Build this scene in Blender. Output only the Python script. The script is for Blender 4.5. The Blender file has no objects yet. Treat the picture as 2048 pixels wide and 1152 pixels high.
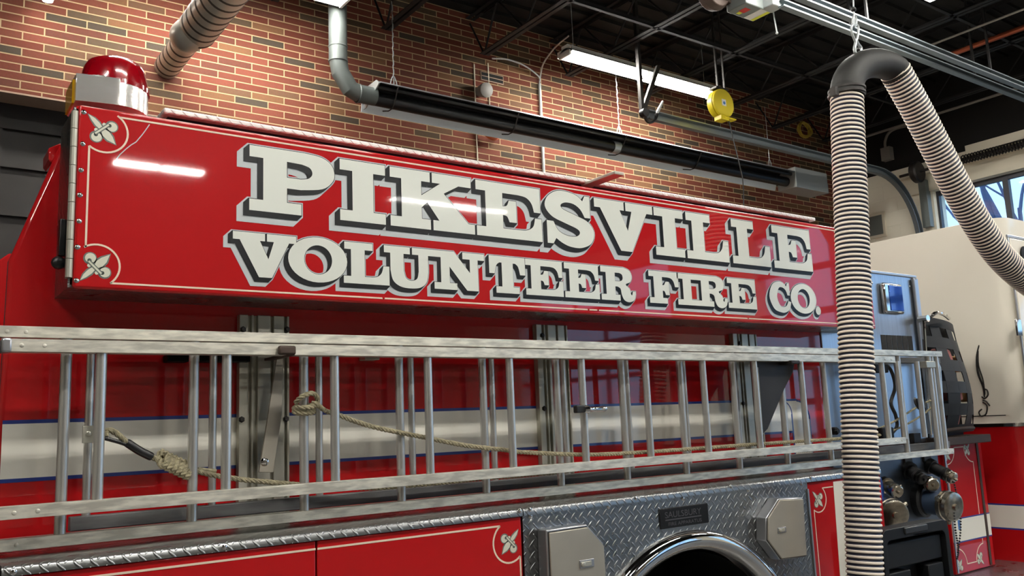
import bpy, bmesh, math, random
import numpy as np
from mathutils import Vector, Matrix
from mathutils.geometry import tessellate_polygon
random.seed(7)
sc = bpy.context.scene
COL = sc.collection
PI = math.pi

# ---------------------------------------------------------------- camera
FPX = 1740.0                      # focal length in pixels of the 2048 px wide frame
EYE = np.array([0.0, 0.0, 1.65])
def _dir(px, py):
    a = np.array([px - 1024.0, -(py - 576.0), -FPX]); return a / np.linalg.norm(a)
_X = _dir(3464, 746); _Z = _dir(560, -10573)
_Z = _Z - _X * _X.dot(_Z); _Z /= np.linalg.norm(_Z); _Y = np.cross(_Z, _X)
ROT = np.array([_X, _Y, _Z])      # X runs along the truck, Y into the room, Z up
cam = bpy.data.cameras.new('camera'); camo = bpy.data.objects.new('camera', cam); COL.objects.link(camo)
cam.sensor_width = 36.0; cam.lens = FPX / 2048 * 36.0; cam.clip_start = 0.05; cam.clip_end = 300
camo.matrix_world = Matrix.Translation(Vector(EYE)) @ Matrix(ROT.tolist()).to_4x4()
sc.camera = camo

# ---------------------------------------------------------------- daylight outside, exposure
wd = bpy.data.worlds.new('daylight'); sc.world = wd; wd.use_nodes = True
bgn = wd.node_tree.nodes['Background']
bgn.inputs[0].default_value = (0.42, 0.68, 1.0, 1); bgn.inputs[1].default_value = 1.9
vs = sc.view_settings
vs.view_transform = 'Standard'; vs.look = 'None'; vs.exposure = 0.18; vs.gamma = 1.0; vs.use_curve_mapping = False
TUBE_POWER = 150.0
try:
    sc.cycles.use_denoising = True; sc.cycles.max_bounces = 8; sc.cycles.sample_clamp_indirect = 6.0
except Exception: pass

# ---------------------------------------------------------------- finding places
def ray(px, py): return ROT @ np.array([px - 1024.0, -(py - 576.0), -FPX])
def A(px, py, y):
    r = ray(px, py); return Vector(r * (y / r[1]) + EYE)
def AX(px, py, x):
    r = ray(px, py); return Vector(r * (x / r[0]) + EYE)
def AZ(px, py, z):
    r = ray(px, py); return Vector(r * ((z - EYE[2]) / r[2]) + EYE)

# ---------------------------------------------------------------- materials
def lin(r, g, b):
    f = lambda c: c / 12.92 if c <= 0.04045 else ((c + 0.055) / 1.055) ** 2.4
    return (f(r / 255), f(g / 255), f(b / 255), 1)
MATS = {}
def mat(name, col=(128, 128, 128), rough=0.5, metal=0.0, coat=0.0, emit=None, power=0.0, spec=0.5, noise=0.0, nscale=8.0, stretch=(1, 1, 1), trans=0.0, bump=0.0):
    m = bpy.data.materials.new(name); m.use_nodes = True; MATS[name] = m
    nt = m.node_tree; b = nt.nodes['Principled BSDF']
    c = lin(*col); b.inputs['Base Color'].default_value = c
    b.inputs['Roughness'].default_value = rough; b.inputs['Metallic'].default_value = metal
    b.inputs['Coat Weight'].default_value = coat; b.inputs['Coat Roughness'].default_value = 0.03
    b.inputs['Specular IOR Level'].default_value = spec
    b.inputs['Transmission Weight'].default_value = trans
    if emit: b.inputs['Emission Color'].default_value = lin(*emit); b.inputs['Emission Strength'].default_value = power
    if noise or bump:
        tc = nt.nodes.new('ShaderNodeTexCoord'); mp = nt.nodes.new('ShaderNodeMapping'); n = nt.nodes.new('ShaderNodeTexNoise')
        mp.inputs['Scale'].default_value = stretch; n.inputs['Scale'].default_value = nscale; n.inputs['Detail'].default_value = 6
        nt.links.new(tc.outputs['Object'], mp.inputs[0]); nt.links.new(mp.outputs[0], n.inputs['Vector'])
    if noise:
        cr = nt.nodes.new('ShaderNodeValToRGB'); e = cr.color_ramp.elements
        e[0].position = 0.38; e[1].position = 0.62
        e[0].color = tuple(v * (1 - noise) for v in c[:3]) + (1,); e[1].color = tuple(min(1, v * (1 + noise * 0.4)) for v in c[:3]) + (1,)
        nt.links.new(n.outputs['Fac'], cr.inputs[0]); nt.links.new(cr.outputs[0], b.inputs['Base Color'])
    if bump:
        bp = nt.nodes.new('ShaderNodeBump'); bp.inputs['Strength'].default_value = bump; bp.inputs['Distance'].default_value = 0.01
        nt.links.new(n.outputs['Fac'], bp.inputs['Height']); nt.links.new(bp.outputs[0], b.inputs['Normal'])
    return m
class NB:
    """small helper for math node chains"""
    def __init__(s, nt): s.nt = nt
    def m(s, op, a, b=None, c=None, clamp=False):
        n = s.nt.nodes.new('ShaderNodeMath'); n.operation = op; n.use_clamp = clamp
        for i, v in enumerate((a, b, c)):
            if v is None: continue
            if isinstance(v, (int, float)): n.inputs[i].default_value = v
            else: s.nt.links.new(v, n.inputs[i])
        return n.outputs[0]
def tread(name, u, v, cell=0.039, col=(150, 152, 152), rough=0.30):
    """diamond tread plate: short raised bars, alternate bars turned a quarter turn. u, v are weights of object x, y, z"""
    m = mat(name, col, rough, metal=1.0); nt = m.node_tree; b = nt.nodes['Principled BSDF']; N = NB(nt)
    tc = nt.nodes.new('ShaderNodeTexCoord'); sp = nt.nodes.new('ShaderNodeSeparateXYZ'); nt.links.new(tc.outputs['Object'], sp.inputs[0])
    def comb(w):
        r = None
        for i in range(3):
            if w[i]:
                t = N.m('MULTIPLY', sp.outputs[i], w[i] / cell); r = t if r is None else N.m('ADD', r, t)
        return N.m('ADD', r, 1000.0)
    U, V = comb(u), comb(v)
    def bars(U, V, sg):
        lu = N.m('SUBTRACT', N.m('FRACT', U), 0.5); lv = N.m('SUBTRACT', N.m('FRACT', V), 0.5)
        if sg < 0: lv = N.m('MULTIPLY', lv, -1.0)
        a = N.m('MULTIPLY', N.m('ADD', lu, lv), 0.7071); c = N.m('MULTIPLY', N.m('SUBTRACT', lu, lv), 0.7071)
        q = N.m('ADD', N.m('POWER', N.m('ABSOLUTE', N.m('DIVIDE', a, 0.44)), 2.0), N.m('POWER', N.m('ABSOLUTE', N.m('DIVIDE', c, 0.105)), 2.0))
        return N.m('SUBTRACT', 1.0, q, clamp=True)
    h = N.m('MAXIMUM', bars(U, V, 1), bars(N.m('ADD', U, 0.5), N.m('ADD', V, 0.5), -1))
    h = N.m('POWER', h, 0.6)
    bp = nt.nodes.new('ShaderNodeBump'); bp.inputs['Strength'].default_value = 1.0; bp.inputs['Distance'].default_value = 0.003
    nt.links.new(h, bp.inputs['Height']); nt.links.new(bp.outputs[0], b.inputs['Normal'])
    ns = nt.nodes.new('ShaderNodeTexNoise'); ns.inputs['Scale'].default_value = 9; nt.links.new(tc.outputs['Object'], ns.inputs['Vector'])
    r = N.m('ADD', N.m('MULTIPLY', ns.outputs['Fac'], 0.2), rough - 0.1); nt.links.new(r, b.inputs['Roughness'])
    return m
def brick(name, x0, z0, L=0.3048, Hh=0.0677):
    m = mat(name, (150, 80, 60), 0.85, spec=0.25); nt = m.node_tree; b = nt.nodes['Principled BSDF']; N = NB(nt); lk = nt.links.new
    tc = nt.nodes.new('ShaderNodeNewGeometry'); sp = nt.nodes.new('ShaderNodeSeparateXYZ'); lk(tc.outputs['Position'], sp.inputs[0])
    V = N.m('ADD', N.m('DIVIDE', N.m('SUBTRACT', sp.outputs[2], z0), Hh), 1000.0)
    row = N.m('FLOOR', V); fv = N.m('SUBTRACT', V, row)
    U = N.m('ADD', N.m('DIVIDE', N.m('SUBTRACT', sp.outputs[0], x0), L), N.m('ADD', N.m('MULTIPLY', N.m('MODULO', row, 2.0), 0.5), 1000.0))
    cu = N.m('FLOOR', U); fu = N.m('SUBTRACT', U, cu)
    du = N.m('MULTIPLY', N.m('MINIMUM', fu, N.m('SUBTRACT', 1.0, fu)), L)
    dv = N.m('MULTIPLY', N.m('MINIMUM', fv, N.m('SUBTRACT', 1.0, fv)), Hh)
    d = N.m('MINIMUM', du, dv)
    mask = N.m('MULTIPLY', N.m('SUBTRACT', d, 0.0042), 600.0, clamp=True)
    cv = nt.nodes.new('ShaderNodeCombineXYZ'); lk(cu, cv.inputs[0]); lk(row, cv.inputs[1])
    wn = nt.nodes.new('ShaderNodeTexWhiteNoise'); wn.noise_dimensions = '2D'; lk(cv.outputs[0], wn.inputs['Vector'])
    cr = nt.nodes.new('ShaderNodeValToRGB'); cr.color_ramp.interpolation = 'CONSTANT'; e = cr.color_ramp.elements
    cols = [(0.0, (71, 61, 51)), (0.08, (86, 70, 54)), (0.18, (103, 75, 56)), (0.25, (119, 84, 58)), (0.31, (109, 59, 45)), (0.52, (119, 65, 51)), (0.72, (106, 54, 41)), (0.88, (97, 56, 45))]
    e[0].position = 0; e[0].color = lin(*cols[0][1]); e[1].position = cols[1][0]; e[1].color = lin(*cols[1][1])
    for p, c in cols[2:]:
        k = e.new(p); k.color = lin(*c)
    lk(wn.outputs['Value'], cr.inputs[0])
    ns = nt.nodes.new('ShaderNodeTexNoise'); ns.inputs['Scale'].default_value = 60; ns.inputs['Detail'].default_value = 4; lk(tc.outputs['Position'], ns.inputs['Vector'])
    mx = nt.nodes.new('ShaderNodeMixRGB'); mx.blend_type = 'MULTIPLY'; mx.inputs[0].default_value = 0.35; lk(cr.outputs[0], mx.inputs[1]); lk(ns.outputs['Color'], mx.inputs[2])
    m2 = nt.nodes.new('ShaderNodeMixRGB'); lk(mask, m2.inputs[0]); m2.inputs[1].default_value = lin(170, 147, 113); lk(mx.outputs[0], m2.inputs[2])
    lk(m2.outputs[0], b.inputs['Base Color'])
    h = N.m('ADD', mask, N.m('MULTIPLY', ns.outputs['Fac'], 0.25))
    bp = nt.nodes.new('ShaderNodeBump'); bp.inputs['Strength'].default_value = 0.8; bp.inputs['Distance'].default_value = 0.006
    lk(h, bp.inputs['Height']); lk(bp.outputs[0], b.inputs['Normal'])
    return m
def block(name, col):
    m = mat(name, col, 0.8, spec=0.2); nt = m.node_tree; b = nt.nodes['Principled BSDF']; N = NB(nt); lk = nt.links.new
    tc = nt.nodes.new('ShaderNodeNewGeometry'); sp = nt.nodes.new('ShaderNodeSeparateXYZ'); lk(tc.outputs['Position'], sp.inputs[0])
    V = N.m('ADD', N.m('DIVIDE', sp.outputs[2], 0.2), 100.0); row = N.m('FLOOR', V); fv = N.m('SUBTRACT', V, row)
    U = N.m('ADD', N.m('DIVIDE', N.m('ADD', sp.outputs[0], sp.outputs[1]), 0.4), N.m('ADD', N.m('MULTIPLY', N.m('MODULO', row, 2.0), 0.5), 100.0)); fu = N.m('FRACT', U)
    d = N.m('MINIMUM', N.m('MULTIPLY', N.m('MINIMUM', fu, N.m('SUBTRACT', 1.0, fu)), 0.4), N.m('MULTIPLY', N.m('MINIMUM', fv, N.m('SUBTRACT', 1.0, fv)), 0.2))
    mask = N.m('MULTIPLY', d, 200.0, clamp=True)
    bp = nt.nodes.new('ShaderNodeBump'); bp.inputs['Strength'].default_value = 0.5; bp.inputs['Distance'].default_value = 0.004
    lk(mask, bp.inputs['Height']); lk(bp.outputs[0], b.inputs['Normal'])
    return m
def glass(name, tint=(1, 1, 1)):
    m = bpy.data.materials.new(name); m.use_nodes = True; nt = m.node_tree; nt.nodes.clear()
    o = nt.nodes.new('ShaderNodeOutputMaterial'); t = nt.nodes.new('ShaderNodeBsdfTransparent'); g = nt.nodes.new('ShaderNodeBsdfGlossy'); x = nt.nodes.new('ShaderNodeMixShader')
    t.inputs[0].default_value = tint + (1,); g.inputs['Roughness'].default_value = 0.02; x.inputs[0].default_value = 0.06
    nt.links.new(t.outputs[0], x.inputs[1]); nt.links.new(g.outputs[0], x.inputs[2]); nt.links.new(x.outputs[0], o.inputs[0])
    MATS[name] = m; return m
M = MATS
mat('red_paint', (176, 20, 24), 0.30, coat=1.0, spec=0.08)
mat('white_paint', (234, 231, 218), 0.3, coat=0.6, spec=0.2)
mat('cab_white', (236, 230, 214), 0.3, coat=1.0, spec=0.2)
mat('blue_paint', (28, 52, 130), 0.3, coat=0.5)
mat('vinyl_face', (224, 227, 217), 0.34, coat=0.2)
mat('vinyl_silver', (192, 198, 198), 0.36, coat=0.2)
mat('vinyl_black', (14, 17, 20), 0.35, coat=0.06, spec=0.25)
mat('pinstripe', (236, 214, 190), 0.4)
mat('emblem_grey', (104, 112, 104), 0.4)
mat('emblem_cream', (214, 214, 194), 0.4)
mat('aluminium', (226, 222, 208), 0.42, metal=0.55, noise=0.3, nscale=22, stretch=(0.6, 3, 3))
mat('rung_metal', (214, 214, 210), 0.3, metal=0.82)
mat('grey_board', (112, 112, 112), 0.6, metal=0.3, noise=0.5, nscale=6, stretch=(0.5, 3, 3))
mat('channel_metal', (192, 190, 176), 0.42, metal=0.6)
mat('chrome', (225, 225, 225), 0.06, metal=1.0)
mat('polished', (246, 244, 238), 0.2, metal=0.75, nscale=6, bump=0.5)
mat('worn_chrome', (185, 176, 160), 0.25, metal=1.0, noise=0.3, nscale=30)
mat('brushed_steel', (182, 190, 200), 0.30, metal=1.0, noise=0.08, nscale=6, stretch=(12, 12, 0.5))
mat('dull_steel', (104, 110, 118), 0.38, metal=0.9, noise=0.15, nscale=5)
mat('stainless_door', (182, 176, 162), 0.42, metal=0.55, noise=0.12, nscale=3)
mat('frame_metal', (190, 192, 196), 0.3, metal=0.9)
mat('dark_metal', (48, 45, 43), 0.5, metal=0.5)
mat('rust_metal', (66, 52, 44), 0.6, metal=0.3)
mat('black_rubber', (24, 24, 25), 0.45)
mat('elbow_rubber', (34, 34, 32), 0.6, spec=0.3, noise=0.25, nscale=14)
mat('black_plastic', (15, 16, 18), 0.5, spec=0.22)
mat('black_web', (22, 25, 29), 0.6)
mat('void_black', (9, 9, 9), 0.8)
mat('hose_cream', (246, 232, 214), 0.5)
mat('hose_navy', (30, 32, 52), 0.5)
mat('rope', (158, 150, 122), 0.85, noise=0.35, nscale=80)
mat('pink_hose', (150, 92, 88), 0.8); mat('tan_hose', (206, 164, 112), 0.8)
mat('red_lens', (158, 4, 20), 0.15, coat=1.0, trans=0.25)
mat('amber_lens', (196, 150, 10), 0.2, coat=0.6)
mat('blue_lens', (14, 66, 150), 0.08, coat=1.0, metal=0.6)
mat('galvanised', (178, 184, 184), 0.4, metal=0.5)
mat('flue_pipe', (82, 88, 86), 0.5, metal=0.2)
mat('flue_grey', (114, 121, 119), 0.5, metal=0.2)
mat('duct_metal', (206, 200, 188), 0.34, metal=0.6)
mat('lamp_white', (235, 235, 230), 0.4)
mat('tube_glow', (255, 255, 255), 0.4, emit=(255, 251, 244), power=TUBE_POWER)
mat('heater_black', (20, 20, 21), 0.38, metal=0.4)
mat('heater_skirt', (236, 244, 250), 0.5)
mat('track_grey', (104, 112, 116), 0.5, metal=0.35)
mat('duct_seam', (92, 84, 76), 0.5, metal=0.6)
mat('reel_yellow', (206, 186, 34), 0.4)
mat('label_white', (225, 225, 220), 0.5); mat('label_blue', (60, 110, 170), 0.5); mat('label_red', (190, 40, 34), 0.5); mat('label_yellow', (200, 205, 50), 0.5)
mat('orange_cord', (190, 96, 50), 0.6); mat('yellow_cord', (190, 160, 60), 0.6)
mat('ceiling_black', (30, 29, 28), 0.8, spec=0.2, noise=0.3, nscale=3)
mat('joist_black', (26, 26, 27), 0.6, spec=0.3)
mat('black_wall_paint', (26, 25, 24), 0.7, spec=0.2)
mat('lintel_paint', (156, 132, 112), 0.6)
mat('dark_door', (25, 21, 18), 0.7, noise=0.2, nscale=3)
mat('beige_trim', (228, 220, 198), 0.6)
mat('door_frame', (58, 60, 66), 0.45, metal=0.3)
mat('floor_concrete', (88, 86, 82), 0.35, noise=0.2, nscale=1.5)
mat('tyre', (20, 20, 20), 0.75)
mat('copper', (150, 76, 50), 0.4, metal=0.6)
mat('grey_pipe', (120, 116, 110), 0.5)
mat('bark', (104, 112, 140), 0.9)
mat('paper', (222, 220, 212), 0.7)
mat('plate_text', (84, 82, 84), 0.4, metal=0.5)
mat('blue_valve', (58, 74, 96), 0.4, coat=0.4); mat('blue_handle', (30, 80, 170), 0.4)
tread('tread_bright', (1, 0, 0), (0, -1, 1), col=(222, 222, 216), rough=0.42); MATS['tread_bright'].node_tree.nodes['Principled BSDF'].inputs['Metallic'].default_value = 0.45
tread('tread_side', (1, 0, 0), (0, 0, 1)); tread('tread_ledge', (1, 0, 0), (0, -1, 1)); tread('tread_end', (0, 1, 0), (0, 0, 1), 0.042); tread('tread_under', (1, 0, 0), (0, 1, 0), 0.042)
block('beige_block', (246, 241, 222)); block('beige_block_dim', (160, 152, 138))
glass('clear_glass', (0.92, 0.96, 1.0))

# ---------------------------------------------------------------- mesh building
def rootloc(o):
    p = Vector((0, 0, 0))
    while o is not None: p = p + o.location; o = o.parent
    return p
class MB:
    def __init__(s): s.v = []; s.f = []; s.mi = []; s.cur = 0
    def add(s, vs_, fs_):
        n = len(s.v); s.v += [Vector(q) for q in vs_]
        for f in fs_: s.f.append([i + n for i in f]); s.mi.append(s.cur)
        return s
    def box(s, x0, x1, y0, y1, z0, z1):
        return s.add([(x0, y0, z0), (x1, y0, z0), (x1, y1, z0), (x0, y1, z0), (x0, y0, z1), (x1, y0, z1), (x1, y1, z1), (x0, y1, z1)],
                     [(0, 3, 2, 1), (4, 5, 6, 7), (0, 1, 5, 4), (1, 2, 6, 5), (2, 3, 7, 6), (3, 0, 4, 7)])
    def prism(s, pts, e, holes=()):
        """flat polygon(s) of 3-D points (with holes) swept by vector e"""
        loops = [list(map(Vector, pts))] + [list(map(Vector, h)) for h in holes]; e = Vector(e)
        flat = [p for l in loops for p in l]; tris = tessellate_polygon(loops); n = len(flat)
        fs_ = [tuple(t) for t in tris] + [tuple(i + n for i in reversed(t)) for t in tris]
        k = 0
        for l in loops:
            m_ = len(l)
            for i in range(m_): a, b_ = k + i, k + (i + 1) % m_; fs_.append((a, b_, b_ + n, a + n))
            k += m_
        return s.add(flat + [p + e for p in flat], fs_)
    def xz(s, pts, y0, y1, holes=()):
        return s.prism([(p[0], y0, p[1]) for p in pts], (0, y1 - y0, 0), [[(p[0], y0, p[1]) for p in h] for h in holes])
    def yz(s, pts, x0, x1): return s.prism([(x0, p[0], p[1]) for p in pts], (x1 - x0, 0, 0))
    def tube(s, path, r, seg=10, caps=True, closed=False, flat=1.0):
        P = [Vector(p) for p in path]; n = len(P); rr = r if isinstance(r, (list, tuple)) else [r] * n
        T = []
        for i in range(n):
            a = P[(i - 1) % n] if (closed or i > 0) else P[i]; b_ = P[(i + 1) % n] if (closed or i < n - 1) else P[i]
            t = b_ - a; T.append(t.normalized() if t.length > 1e-9 else (T[-1] if T else Vector((0, 0, 1))))
        up = Vector((0, 0, 1)) if abs(T[0].z) < 0.9 else Vector((0, 1, 0))
        u = (up - T[0] * up.dot(T[0])).normalized(); vs_ = []; fs_ = []
        for i in range(n):
            u = u - T[i] * u.dot(T[i]); u.normalize(); w = T[i].cross(u)
            for k in range(seg):
                a = 2 * PI * k / seg; vs_.append(P[i] + u * (math.cos(a) * rr[i]) + w * (math.sin(a) * rr[i] * flat))
        for i in range(n if closed else n - 1):
            j = (i + 1) % n
            for k in range(seg): k2 = (k + 1) % seg; fs_.append((i * seg + k, i * seg + k2, j * seg + k2, j * seg + k))
        if caps and not closed: fs_ += [tuple(range(seg))[::-1], tuple((n - 1) * seg + k for k in range(seg))]
        return s.add(vs_, fs_)
    def lathe(s, o, axis, prof, seg=24, caps=True):
        """profile [(distance along axis, radius)] turned about axis through o"""
        o = Vector(o); ax = Vector(axis).normalized(); up = Vector((0, 0, 1)) if abs(ax.z) < 0.9 else Vector((1, 0, 0))
        u = (up - ax * up.dot(ax)).normalized(); w = ax.cross(u); vs_ = []; fs_ = []
        for d, r in prof:
            for k in range(seg):
                a = 2 * PI * k / seg; vs_.append(o + ax * d + u * (r * math.cos(a)) + w * (r * math.sin(a)))
        for i in range(len(prof) - 1):
            for k in range(seg): k2 = (k + 1) % seg; fs_.append((i * seg + k, i * seg + k2, (i + 1) * seg + k2, (i + 1) * seg + k))
        if caps: fs_ += [tuple(range(seg))[::-1], tuple((len(prof) - 1) * seg + k for k in range(seg))]
        return s.add(vs_, fs_)
    def ball(s, o, r, seg=10): return s.lathe(o, (0, 0, 1), [(-r * math.cos(PI * i / 6), max(1e-4, r * math.sin(PI * i / 6))) for i in range(7)], seg)
    def screw(s, p, n=(0, -1, 0), r=0.006): return s.lathe(p, n, [(-0.002, r), (0.001, r), (0.003, r * 0.7), (0.004, r * 0.2)], 10)
    def build(s, name, mats, parent=None, bevel=0.0, sharp=32, label=None, segs=2):
        me = bpy.data.meshes.new(name); o = bpy.data.objects.new(name, me); COL.objects.link(o)
        if parent is not None:
            org = rootloc(parent); o.parent = parent
        else:
            lo = [min(p[i] for p in s.v) for i in range(3)]; hi = [max(p[i] for p in s.v) for i in range(3)]
            org = Vector(((lo[0] + hi[0]) / 2, (lo[1] + hi[1]) / 2, lo[2])); o.location = org
        me.from_pydata([p - org for p in s.v], [], s.f)
        mats = mats if isinstance(mats, (list, tuple)) else [mats]
        for m in mats: me.materials.append(M[m])
        me.polygons.foreach_set('material_index', s.mi)
        me.polygons.foreach_set('use_smooth', [True] * len(s.f))
        bm = bmesh.new(); bm.from_mesh(me); bmesh.ops.recalc_face_normals(bm, faces=bm.faces); bm.to_mesh(me); bm.free()
        try: me.set_sharp_from_angle(angle=math.radians(sharp))
        except Exception: pass
        me.update()
        if bevel:
            md = o.modifiers.new('edge', 'BEVEL'); md.width = bevel; md.segments = segs; md.limit_method = 'ANGLE'; md.angle_limit = math.radians(40)
        if label: o['label'] = label
        return o
def thing(name, label, cat, loc, group=None):
    o = bpy.data.objects.new(name, None); COL.objects.link(o); o.location = loc; o.empty_display_size = 0.2
    return tag(o, label, cat, group)
def tag(o, label, cat, group=None):
    o['label'] = label; o['category'] = cat
    if group: o['group'] = group
    return o
def struct(o): o['kind'] = 'structure'; return o
def smooth_path(pts, n=8, closed=False):
    P = [Vector(p) for p in pts]; out = []; m_ = len(P)
    for i in range(m_ if closed else m_ - 1):
        g = lambda k: P[k % m_] if closed else P[max(0, min(m_ - 1, k))]
        a, b_, c, d = g(i - 1), g(i), g(i + 1), g(i + 2)
        for k in range(n):
            t = k / n; out.append(0.5 * ((2 * b_) + (c - a) * t + (2 * a - 5 * b_ + 4 * c - d) * t * t + (3 * b_ - a - 3 * c + d) * t ** 3))
    if not closed: out.append(P[-1])
    return out
def resample(P, step):
    P = [Vector(p) for p in P]; out = [P[0]]; acc = 0.0
    for i in range(len(P) - 1):
        a, b_ = P[i], P[i + 1]; L = (b_ - a).length
        if L < 1e-9: continue
        d = step - acc
        while d <= L: out.append(a.lerp(b_, d / L)); d += step
        acc = (acc + L) % step
    return out
# ================================================================ THE SETTING
WY = 7.42; FX = 11.5; CZ = 6.08
_j = A(450 + 460 / 8.533, 40 + 380 / 8.533, WY)
brick('brick_wall', _j.x, _j.z)
m_ = MB(); m_.xz([(-6, 0), (-4, 0), (-4, 4.345), (1.9, 4.345), (1.9, 0), (FX, 0), (FX, CZ), (-6, CZ)], WY, WY + 0.22)
struct(m_.build('wall_back', 'brick_wall'))
m_ = MB(); m_.box(-4, 1.9, WY - 0.004, WY + 0.24, 4.335, 4.349); struct(m_.build('trim_1', 'lintel_paint'))
# dark sectional door closing the opening at the left
m_ = MB(); m_.box(-4.2, 2.1, WY + 0.34, WY + 0.40, 0, 4.6)
for q in ((0, 251), (0, 328), (0, 425), (0, 520)):
    z = A(q[0], q[1], WY + 0.32).z; m_.box(-4.2, 2.1, WY + 0.30, WY + 0.34, z - 0.022, z + 0.022)
for x in (-2.6, -1.0, 0.62): m_.box(x - 0.03, x + 0.03, WY + 0.315, WY + 0.34, 0, 4.6)
struct(m_.build('door_1', 'dark_door'))
m_ = MB(); m_.box(-6.2, FX + 0.3, -12, WY + 0.6, -0.1, 0); struct(m_.build('floor', 'floor_concrete'))
m_ = MB(); m_.box(-6.2, FX + 0.3, -12.2, WY + 0.6, CZ, CZ + 0.1)
y = -12.0
while y < WY - 0.1: m_.box(-6, FX, y, y + 0.09, CZ - 0.04, CZ + 0.001); y += 0.24
struct(m_.build('ceiling', 'ceiling_black'))
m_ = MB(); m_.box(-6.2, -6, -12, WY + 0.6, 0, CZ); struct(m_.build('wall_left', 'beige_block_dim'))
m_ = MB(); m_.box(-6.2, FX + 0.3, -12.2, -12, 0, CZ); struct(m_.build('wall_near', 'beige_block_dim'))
# end wall with three overhead doors
DT = 4.555; DOORS = [(5.98, 1.75), (0.55, -3.7), (-5.6, -9.8)]
m_ = MB()
ys = [WY] + [v for d in DOORS for v in d] + [-12.2]
for i in range(0, len(ys), 2): m_.box(FX, FX + 0.3, ys[i + 1], ys[i], 0, 4.98)
for a, b in DOORS: m_.box(FX, FX + 0.3, b, a, DT, 4.98)
m_.cur = 1; m_.box(FX, FX + 0.3, -12.2, WY, 4.98, CZ)
struct(m_.build('wall_front', ['beige_block', 'black_wall_paint']))
m_ = MB(); z0 = AX(2047, 262, FX).z; m_.box(FX - 0.07, FX, 1.0, 5.45, z0 - 0.13, z0); struct(m_.build('trim_2', 'beige_trim', bevel=0.005))
m_ = MB(); m_.box(FX - 0.05, FX, 1.2, 6.4, DT, DT + 0.26); m_.box(FX - 0.09, FX, 1.2, 6.4, DT + 0.24, DT + 0.29); struct(m_.build('trim_3', 'beige_trim', bevel=0.004))
pz1 = AX(1960, 372, FX + 0.1).z; pz0 = AX(2035, 446, FX + 0.1).z; ph = pz1 - pz0
y1 = AX(1884, 440, FX + 0.1).y; y2 = AX(2010, 400, FX + 0.1).y; pw = y1 - y2
for k, (a, b) in enumerate(DOORS):
    fr = MB(); gl = MB(); n = 3; W = a - b
    tops = [pz1 - i * (ph + 0.10) for i in range(5)]
    cw = W / 3 if k else pw + 0.07
    fr.box(FX + 0.08, FX + 0.14, b, a, pz1, DT)
    for i, zt in enumerate(tops):
        fr.box(FX + 0.08, FX + 0.14, b, a, zt - ph - 0.10, zt - ph)
        if i < 4 or True: gl.box(FX + 0.105, FX + 0.111, b, a, zt - ph, zt)
    fr.box(FX + 0.08, FX + 0.14, b, a, 0, tops[-1] - ph - 0.09)
    yv = (y1 + 0.035) if k == 0 else a
    fr.box(FX + 0.08, FX + 0.14, yv, a, 0, DT)
    while yv > b:
        fr.box(FX + 0.075, FX + 0.145, yv - 0.04, yv + 0.03, 0, DT); yv -= cw
    d = struct(fr.build('door_%d' % (k + 2), 'door_frame'))
    gl.build('pane', 'clear_glass', d)
# steel roof joists running across the bay
def joist(x):
    j = MB(); zt, zb = CZ - 0.06, 5.52; ya, yb = -12.0, WY - 0.25
    for z in (zt, zb):
        j.box(x - 0.055, x - 0.01, ya, yb if z == zb else WY, z - 0.005, z + 0.005); j.box(x + 0.01, x + 0.055, ya, yb if z == zb else WY, z - 0.005, z + 0.005)
        j.box(x - 0.014, x - 0.009, ya, yb, z - 0.04 * (z == zt), z + 0.04 * (z == zb)); j.box(x + 0.009, x + 0.014, ya, yb, z - 0.04 * (z == zt), z + 0.04 * (z == zb))
    y = ya; s_ = 0; pts = []
    while y < yb: pts.append((x, y, zb if s_ else zt)); s_ ^= 1; y += 0.45
    pts += [(x, yb, zb), (x, WY, zt - 0.05)]
    for p, q in zip(pts, pts[1:]): j.tube([p, q], 0.011, 6)
    return struct(j.build('ceiling_joist', 'joist_black'))
for x in (-3.2, -2.0, -0.8, 0.4, 1.5, 2.65, 3.8, 4.96, 6.11, 7.3, 8.54, 9.75, 10.9): joist(x)
m_ = MB()
for y in (4.0, 5.75, 0.5): m_.box(-6, FX, y, y + 0.04, 5.515, 5.52); m_.box(-6, FX, y, y + 0.005, 5.515, 5.555)
struct(m_.build('ceiling_bridging', 'joist_black'))

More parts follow.
